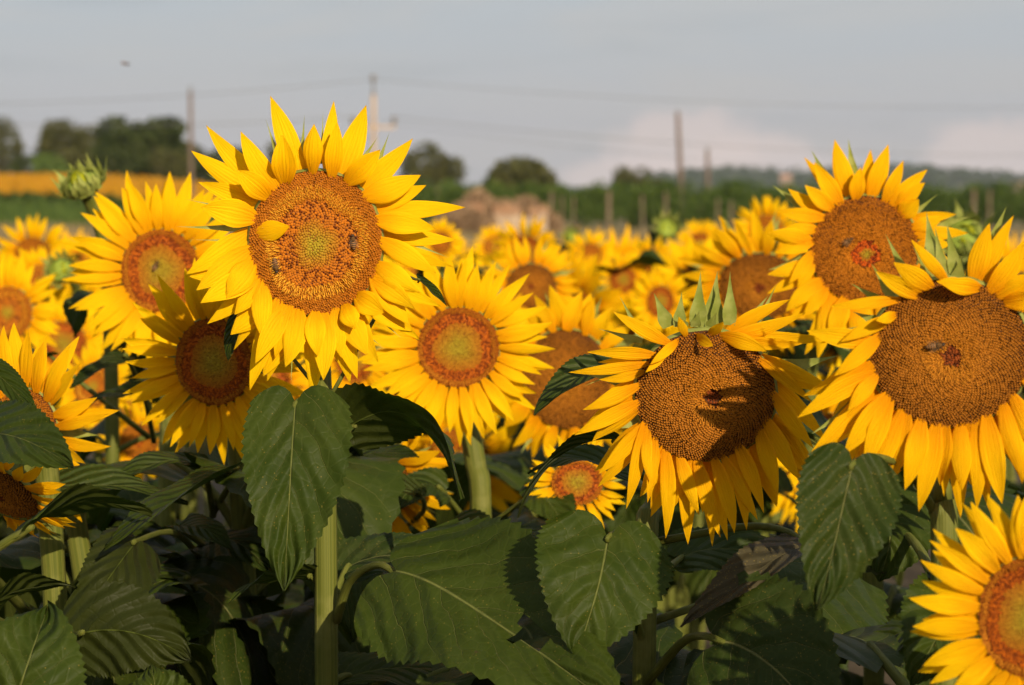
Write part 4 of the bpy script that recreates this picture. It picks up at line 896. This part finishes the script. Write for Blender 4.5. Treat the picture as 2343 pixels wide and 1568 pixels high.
# biggest right sunflower
hero_leaf(rH, (1950,1062,1.76), (1925,1200,1.74), (1867,1396,1.73), 238, V3(.1,-.95,.28), [(2148,1190,1.90),(2080,1080,1.86),(2000,1045,1.80)], 'leaf_dusty', .14, .03, 15, lobe=.17)
hero_leaf(rH, (2012,1215,2.02), (2060,1190,2.0), (2010,1330,2.0), 230, V3(-.1,-.9,.4), [(2150,1360,1.90),(2105,1260,1.96),(2060,1215,2.02)], 'leaf', .1, .05, 16, pr=.0034)
hero_leaf(rH, (2185,1385,1.9), (2150,1440,1.84), (2085,1570,1.84), 200, V3(.1,-.9,.4), [(2158,1440,1.90)], 'leaf', .1, .04, 17)
hero_leaf(rH, (2090,1450,2.05), (2020,1440,2.06), (1960,1520,2.06), 150, V3(0,-.3,.95), [(2158,1500,1.90)], 'leaf', .1, .05, 18)
# left group: leaves belong to the plants whose stems stand beside them
byl = {o['label'].split()[0] + o['label'][-12:]: o for o in COL.objects if o.name.startswith('sunflower') and 'label' in o}
def plant(sub): return next(o for o in COL.objects if o.get('label') and sub in o['label'] and o.parent is None)
pL, pM, pC, pB, pN, pD = plant('half covered by leaves'), plant('low on the left edge'), plant('shadow below left'), plant('bright sunflower left'), plant('drooping brown'), plant('fully lit')
hero_leaf(pC, (532,1072,2.45), (420,1120,2.25), (240,1256,2.10), 120, V3(-.25,-.55,.8), [(485,1180,2.66),(540,1080,2.55)], 'leaf', .40, .03, 20)
hero_leaf(pC, (312,1238,2.2), (262,1300,2.12), (164,1446,2.10), 165, V3(-.1,.9,-.1), [(480,1300,2.66),(400,1220,2.4)], 'leaf', .12, .03, 21)
hero_leaf(pM, (62,1212,2.05), (190,1110,2.1), (348,1178,2.14), 165, V3(.1,.6,.8), [(60,1400,2.32),(-30,1290,2.1)], 'leaf', .15, .05, 22, pr=.004)
hero_leaf(pL, (-60,985,2.12), (50,985,2.06), (168,1070,2.02), 175, V3(.05,-.85,.5), [(150,1230,2.48),(-40,1080,2.2)], 'leaf', .1, .03, 23)
hero_leaf(pL, (-30,835,2.2), (35,880,2.18), (96,990,2.16), 66, V3(.3,-.7,.6), [(130,1150,2.48),(-60,900,2.3)], 'leaf', .3, .02, 24)
hero_leaf(pL, (30,1128,2.34), (220,1070,2.36), (430,1152,2.34), 130, V3(0,-.35,.94), [(150,1260,2.5)], 'leaf', .1, .06, 25)
hero_leaf(pM, (20,1660,1.90), (70,1510,1.86), (108,1385,1.94), 300, V3(.05,-.9,.42), [(60,1560,2.32)], 'leaf', .06, .04, 26)
hero_leaf(pM, (176,1452,2.02), (310,1415,2.0), (436,1512,2.0), 215, V3(-.1,.75,-.2), [(62,1500,2.32)], 'leaf', .12, .04, 27)
hero_leaf(pC, (365,1680,1.96), (362,1590,1.92), (345,1522,1.96), 190, V3(.1,-.8,.6), [(480,1640,2.66)], 'leaf', .08, .04, 28)
hero_leaf(pM, (-30,1405,2.1), (60,1310,2.12), (172,1345,2.12), 120, V3(0,.5,.85), [(58,1450,2.32)], 'leaf', .12, .05, 29)
hero_leaf(pC, (470,1075,2.52), (370,1030,2.5), (265,1098,2.46), 110, V3(0,-.3,.95), [(488,1180,2.66)], 'leaf', .2, .04, 30)
hero_leaf(pC, (405,1205,2.45), (460,1190,2.4), (528,1258,2.36), 95, V3(0,-.4,.9), [(484,1260,2.66)], 'leaf', .2, .04, 31)
hero_leaf(pC, (485,1240,2.5), (550,1225,2.45), (628,1312,2.4), 130, V3(0,-.55,.83), [(482,1320,2.66)], 'leaf_dusty', .1, .05, 32)
hero_leaf(pC, (432,1325,2.42), (330,1310,2.35), (196,1436,2.3), 140, V3(0,-.4,.9), [(480,1400,2.66)], 'leaf', .2, .05, 33)
hero_leaf(pB, (112,812,3.0), (60,800,2.95), (10,840,2.95), 60, V3(0,-.3,.95), [(340,1000,3.08),(190,880,3.0)], 'leaf', .2, .05, 34)
hero_leaf(pB, (292,820,2.86), (230,830,2.82), (160,888,2.8), 60, V3(-.2,-.6,.75), [(350,950,3.08)], 'leaf_dusty', .3, .05, 35)
hero_leaf(pB, (330,905,2.9), (260,880,2.9), (180,945,2.9), 100, V3(0,-.2,.97), [(352,1010,3.08)], 'leaf', .2, .05, 36)
# middle
hero_leaf(pN, (775,1055,2.62), (860,1020,2.6), (958,1048,2.58), 95, V3(0,-.45,.9), [(810,1250,3.02),(780,1150,2.8)], 'leaf_dusty', .1, .06, 37)
hero_leaf(pN, (962,1132,2.60), (870,1080,2.6), (760,1120,2.58), 70, V3(0,-.45,.88), [(830,1260,3.02),(960,1180,2.8)], 'leaf', .15, .05, 38)
hero_leaf(pD, (1010,1120,2.72), (940,1090,2.7), (900,1170,2.66), 120, V3(0,-.6,.8), [(1096,1230,2.82)], 'leaf', .1, .05, 39)
hero_leaf(pD, (1035,1215,2.62), (1100,1200,2.6), (1195,1310,2.56), 120, V3(0,-.5,.85), [(1098,1300,2.82)], 'leaf', .15, .05, 40)
hero_leaf(pD, (1205,1140,2.76), (1260,1110,2.74), (1300,1230,2.7), 130, V3(0,-.5,.85), [(1096,1225,2.82),(1150,1180,2.8)], 'leaf', .15, .05, 41)
hero_leaf(pD, (1150,1240,2.6), (1210,1205,2.6), (1275,1270,2.56), 100, V3(0,-.3,.95), [(1098,1330,2.82)], 'leaf', .15, .05, 42)
hero_leaf(pA_ if False else rA, (955,640,2.24), (985,660,2.26), (1022,700,2.26), 34, V3(.3,-.6,.7), [(760,900,2.22),(900,660,2.26)], 'leaf', .4, .02, 43, pr=.0015)
hero_leaf(rA, (548,725,2.26), (530,770,2.24), (522,826,2.22), 46, V3(-.2,-1,.1), [(735,900,2.23),(600,740,2.27)], 'leaf', .2, .02, 44, pr=.0015)

# lower foliage of the near plants
def lower_leaves(root, ztop, zbot, n, seed, s0=.9, s1=1.35, front=True):
    r_ = np.random.default_rng(seed); st = next(c for c in root.children if c.name.startswith('stem')); co = np.array([v.co for v in st.data.vertices]).reshape(34, 14, 3).mean(1)
    for k in range(n):
        z = ztop + (zbot - ztop) * (k + r_.random()) / n; i = int(np.argmin(np.abs(co[:, 2] - z))); yaw = k * 2.4 + r_.normal(0, .4)
        if not front and math.sin(yaw) < -.2: yaw = -yaw
        add_pool_leaf(root, co[i], yaw, r_.uniform(s0, s1), pitch=r_.normal(0, .12))
for k, (o, zt, zb, n) in enumerate(((rA, 1.17, .8, 10), (rG, 1.27, .8, 13), (rH, 1.28, .8, 8), (pC, 1.40, .8, 17), (pB, 1.30, .8, 14), (pL, 1.30, .8, 12), (pM, 1.26, .8, 11), (pN, 1.12, .8, 12), (pD, 1.24, .8, 10),
        (plant('half hidden behind the centre'), 1.26, .7, 10), (plant('small low'), 1.15, .7, 9), (plant('shaggy petals'), 1.45, .8, 10), (plant('tall sunflower on the right'), 1.45, .8, 12), (plant('bottom right corner'), 1.2, .8, 6), (plant('spiky green'), 1.35, .8, 8))):
    lower_leaves(o, zt, zb, n, 40 + k, front=k > 2)
# ------------------------------------------------------------------ the crowded rows further back
TEMPL = []
def template(k):
    r_ = np.random.default_rng(800 + k); Rd = r_.uniform(.036, .066); st = ('young', 'ring', 'midmat', 'young', 'ring', 'mature', 'young', 'midmat', 'young')[k]
    pm = M['petal_old'] if st in ('mature', 'midmat') else M['petal']
    zf = disc_surface(Rd, .08 * Rd, 0, k); parts = {'rec': mesh('receptacle', *receptacle_geo(Rd), M['bract'])}
    v, f, c = disc_base(Rd, 1, 1, zf, STAGE[st]['gap'], 6, 24); parts['disc'] = mesh('disc', v, f, M['floret'], None, c)
    v, f, c = florets(Rd, 1, 1, st, 260, zf, 900 + k); parts['flo'] = mesh('disc_florets', v, f, M['floret'], None, c, False)
    pets = generic_petals(Rd, 15, Rd * 1.7, Rd * .46, 'old' if st == 'mature' else 'young', r_); geo = [petal_geo(b, t, W, (0, 0, 1), a, cu, tw, sd, nr=7, nc=5) for (b, t, W, a, cu, tw, sd) in pets]
    parts['pet'] = [mesh('petal', v, f, pm, uv) for v, f, uv in geo]
    V, Fc = join([(v, f) for v, f, _ in geo]); parts['ring'] = mesh('petal_ring', V, Fc, pm, np.vstack([u for _, _, u in geo]))
    brg = [bract_geo(b, t, W, (0, 0, 1))[:2] for b, t, W in generic_bracts(Rd, 10, r_)]; V, Fc = join(brg); parts['br'] = mesh('bracts', V, Fc, M['bract'])
    H = 1.45; hb = np.array([0, -.06, H]); P = catmull([(0, 0, 0), (r_.normal(0, .02), 0, .5), (r_.normal(0, .02), .01, 1.1), (0, .02, H - .07), (0, -.02, H - .01), hb + np.array([0, .02, 0])], 18)
    v, f, uv = tube(P, np.linspace(.015, .009, 18), 8); parts['stem'] = mesh('stem', v, f, M['stem'], uv); parts['P'] = P; parts['H'] = hb; parts['Rd'] = Rd
    TEMPL.append(parts)
for k in range(9): template(k)
def row_plant(x, y, z, k, yaw, pitch, near, r_, label, grp):
    T_ = TEMPL[k]; s_ = z / 1.45
    root = bpy.data.objects.new('sunflower', None); COL.objects.link(root); root.location = (x, y, 0); root.scale = (s_,) * 3; tag(root, label, 'sunflower', grp)
    obj('stem', T_['stem'], root); h = obj('flower_head', T_['rec'], root); h.matrix_local = Matrix.Translation(T_['H']) @ frame(yaw, pitch, r_.uniform(-.4, .4)).to_4x4() @ Matrix.Scale(r_.uniform(.9, 1.12), 4)
    obj('disc', T_['disc'], h); tag(obj('disc_florets', T_['flo'], h), kind='stuff')
    if near:
        for me in T_['pet']: obj('petal', me, h)
    else: obj('petal_ring', T_['ring'], h)
    tag(obj('bracts', T_['br'], h), kind='stuff')
    P = T_['P']; a0 = r_.uniform(0, 6.28); nl = 8 if y < 6 else 6
    for j in range(nl):
        i = int(13.6 - 1.1 * j) if y < 6 else int(14 - 1.2 * j); me, pme = LEAFPOOL[r_.integers(len(LEAFPOOL))]
        o = obj('leaf', me, root, P[i]); o.rotation_euler = (0, 0, a0 + j * 2.4); o.scale = (r_.uniform(.75, 1.1),) * 3
        if y < 6: obj('petiole', pme, o)
    return root
r_ = np.random.default_rng(5151); MIDROWS = []
yy = 3.85; cnt = 0
while yy < 11.6:
    half = 2342 / 2 / F * yy + .35; x = -half + r_.uniform(0, .3)
    while x < half + .25:
        px_, py_ = x + r_.normal(0, .06), yy + r_.normal(0, .12); z = np.clip(r_.normal(1.44, .06), 1.3, 1.55); x += r_.uniform(.21, .33)
        z = min(z + (r_.uniform(-.16, .03) if yy < 5.2 else 0), 1.635 - .0206 * yy)
        pos = Vector((px_, py_ - .06, z)) - CAM; dd = pos.dot(FW); qx = CX + pos.x / dd * F; qy = CY - pos.dot(UP) / dd * F
        bad = any(dd < d + .25 and math.hypot(qx - a, (qy - b) * .8) < rr * .62 + .04 / dd * F and d > 3.0 for a, b, d, rr in ALL)
        if qx > 2560 or qx < -220 or (qx < 340 and dd < 4.6): continue
        if bad or any(d < 3.0 and dd > d and math.hypot(qx - a, qy - b) < rr * .60 - .05 / dd * F for a, b, d, rr in ALL): continue
        near = dd < 6.2
        kk = r_.integers(9); ro = row_plant(px_, py_, z, kk, R(r_.normal(6, 26)), R(r_.normal(-3, 14)), near, r_,
                  'sunflower crowded among others in the middle rows of the field' if near else 'small blurred sunflower in the far rows near the field edge', 'sunflowers in the middle rows' if near else 'sunflowers in the far rows'); cnt += 1
        if near: MIDROWS.append((ro, qx, qy, kk))
    yy += r_.uniform(.46, .56)
print('row plants', cnt)
REFS = [(722, 556, 'the tallest head'), (368, 620, 'the bright left head'), (490, 828, 'the shaded head'), (1048, 795, 'the centre head'), (1296, 868, 'the half hidden brown head'), (1613, 906, 'the lumpy nodding head'),
        (1977, 571, 'the tall right head'), (2172, 808, 'the biggest right head'), (1738, 655, 'the shaggy brown head'), (1215, 655, 'the ragged dark head'), (145, 787, 'the pale centred left head'), (18, 716, 'the left edge ringed head')]
seen = {}
for o, qx, qy, st in sorted(MIDROWS, key=lambda e: min(math.hypot(e[1] - a, e[2] - b) for a, b, _ in REFS)):
    a, b, nm = min(REFS, key=lambda r: math.hypot(qx - r[0], qy - r[1])); ang = math.degrees(math.atan2(b - qy, qx - a)) % 360
    side = ('right of', 'above and right of', 'above', 'above and left of', 'left of', 'below and left of', 'below', 'below and right of')[int((ang + 22.5) // 45) % 8]
    key = (nm, side); seen[key] = seen.get(key, 0) + 1
    o['label'] = ('', 'nearest', 'second nearest', 'third nearest', 'fourth nearest', 'fifth nearest', 'sixth nearest', 'seventh nearest')[min(seen[key], 7)] + ' blurred row sunflower ' + side + ' ' + nm

# ------------------------------------------------------------------ bees
M['beedark'] = plain('bee_dark', (0.03, 0.018, 0.01), (0.06, 0.035, 0.02), 300, 0.6, 0.3)
M['beefur'] = plain('bee_fur', (0.07, 0.035, 0.012), (0.12, 0.06, 0.02), 600, 0.9, 0.1)
m, q = newmat('bee_stripes'); oxx = q.sep(q.n('ShaderNodeTexCoord').outputs['Object'])[0]
surf(q, q.mix(q.ramp(q.math('SINE', q.math('MULTIPLY', oxx, 3600.0)), -.2, .2), (0.035, 0.02, 0.012), (0.22, 0.10, 0.03)), .6, .2); M['beestripe'] = m
m, q = newmat('bee_wing'); M['beewing'] = m
gl = q.n('ShaderNodeBsdfPrincipled'); q.put(gl.inputs['Base Color'], (.25, .16, .08)); gl.inputs['Roughness'].default_value = .5; tr = q.n('ShaderNodeBsdfTransparent'); mx = q.n('ShaderNodeMixShader'); mx.inputs[0].default_value = .12
q.t.links.new(tr.outputs[0], mx.inputs[1]); q.t.links.new(gl.outputs[0], mx.inputs[2]); q.t.links.new(mx.outputs[0], q.out.inputs[0])
def ell(c, r, nu=10, nv=8, taper=0.0):
    V = []; f = []
    for i in range(nv + 1):
        t = math.pi * i / nv; x = -math.cos(t); rr = math.sin(t) * (1 - taper * (-x) * .5)
        for j in range(nu): a = 2 * math.pi * j / nu; V.append((c[0] + x * r[0], c[1] + rr * math.cos(a) * r[1], c[2] + rr * math.sin(a) * r[2]))
    for i in range(nv):
        for j in range(nu): f.append((i * nu + j, i * nu + (j + 1) % nu, (i + 1) * nu + (j + 1) % nu, (i + 1) * nu + j))
    return np.array(V), f
mm = .001; BEE = {}
BEE['abdomen'] = mesh('abdomen', *ell((-4.2 * mm, 0, 2.6 * mm), (4.2 * mm, 2.2 * mm, 2.0 * mm), taper=.5), M['beestripe'])
BEE['thorax'] = mesh('thorax', *ell((1.6 * mm, 0, 3 * mm), (2.4 * mm, 2.1 * mm, 2.0 * mm)), M['beefur'])
BEE['head'] = mesh('head', *ell((4.7 * mm, 0, 2.6 * mm), (1.3 * mm, 1.6 * mm, 1.4 * mm)), M['beedark'])
def wing(s_):
    V = []; 
    for t in np.linspace(0, 1, 7):
        w = 1.7 * mm * math.sin(math.pi * min(1, t * .92 + .08)) ** .7
        V += [(1.5 * mm - 8.5 * mm * t, s_ * (1.2 * mm + 2.6 * mm * t - w * .8), (4.6 + .5 * t) * mm), (1.5 * mm - 8.5 * mm * t, s_ * (1.2 * mm + 2.6 * mm * t + w), (4.6 + .3 * t) * mm)]
    return mesh('wing', V, grid_faces(7, 2), M['beewing'])
BEE['wing'] = [wing(-1), wing(1)]
BEE['leg'] = [mesh('leg', *tube([(x * mm, s_ * 1.4 * mm, 2 * mm), ((x + dx * .5) * mm, s_ * 3.2 * mm, 2.6 * mm), ((x + dx) * mm, s_ * 4.4 * mm, 0.0)], (.35 * mm, .3 * mm, .2 * mm), 5)[:2], M['beedark']) for s_ in (-1, 1) for x, dx in ((2.8, 1.8), (1.4, -.4), (.2, -2.6))]
BEE['antenna'] = [mesh('antenna', *tube([(5.6 * mm, s_ * .5 * mm, 3.2 * mm), (7 * mm, s_ * 1.2 * mm, 4 * mm), (8 * mm, s_ * 1.5 * mm, 3 * mm)], .16 * mm, 4)[:2], M['beedark']) for s_ in (-1, 1)]
def bee(loc, rot, label, scale=1.15):
    root = bpy.data.objects.new('bee', None); COL.objects.link(root); root.matrix_world = Matrix.Translation(loc) @ rot.to_4x4() @ Matrix.Scale(scale, 4); tag(root, label, 'bee', 'bees on the flowers'); root.empty_display_size = .01
    for nme in ('abdomen', 'thorax', 'head'): obj(nme, BEE[nme], root)
    for nme in ('wing', 'leg', 'antenna'):
        for me in BEE[nme]: obj(nme, me, root)
def bee_on(px, py, c, d, yaw, pitch, Rd, dome, ang, label, lift=.004):
    m = frame(R(yaw), R(pitch)); cc = at(c[0], c[1], d); l = to_local(px, py, cc, m, 0.0); zz = dome * Rd * (1 - (l.x ** 2 + l.y ** 2) / Rd ** 2) + lift
    l = to_local(px, py, cc, m, zz); bee(cc + m @ l, m @ Matrix.Rotation(R(ang), 3, 'Z'), label)
bee_on(808, 552, (722, 556), 2.2, 4, 2, .0705, .10, 95, 'dark honey bee on the right of the tallest sunflower disc', .003)
bee_on(631, 610, (722, 556), 2.2, 4, 2, .0705, .10, -80, 'dark honey bee on the lower left of the tallest sunflower disc', .003)
bee_on(357, 608, (368, 620), 3.0, 2, 2, .0565, .05, 60, 'brown bee on the greenish disc of the left sunflower', .002)
bee_on(1940, 552, (1977, 571), 2.75, -5, -4, .068, .10, 35, 'bee on the brown disc of the tall right sunflower', .003)
bee_on(2142, 790, (2172, 808), 1.81, -8, -5, .064, .16, 10, 'dark bee near the centre of the biggest right disc', .004)
bee(at(287, 150, 5.6), Matrix.Rotation(R(12), 3, 'Y'), 'insect flying against the sky at upper left', 1.6)

# ------------------------------------------------------------------ morning haze
v, f = box(-1900, 1900, -60, 2900, -1.5, 60); m = bpy.data.materials.new('haze'); m.use_nodes = True; m.node_tree.nodes.clear(); q = N(m.node_tree)
pv = q.n('ShaderNodeVolumePrincipled'); pv.inputs['Color'].default_value = (0.80, 0.88, 1.0, 1); pv.inputs['Density'].default_value = 0.0001; pv.inputs['Anisotropy'].default_value = 0.1
ov = q.n('ShaderNodeOutputMaterial'); m.node_tree.links.new(pv.outputs[0], ov.inputs['Volume'])
tag(obj('haze', mesh('haze', v, f, m, smooth=False)), 'thin bluish morning haze over the fields', 'haze', kind='stuff')
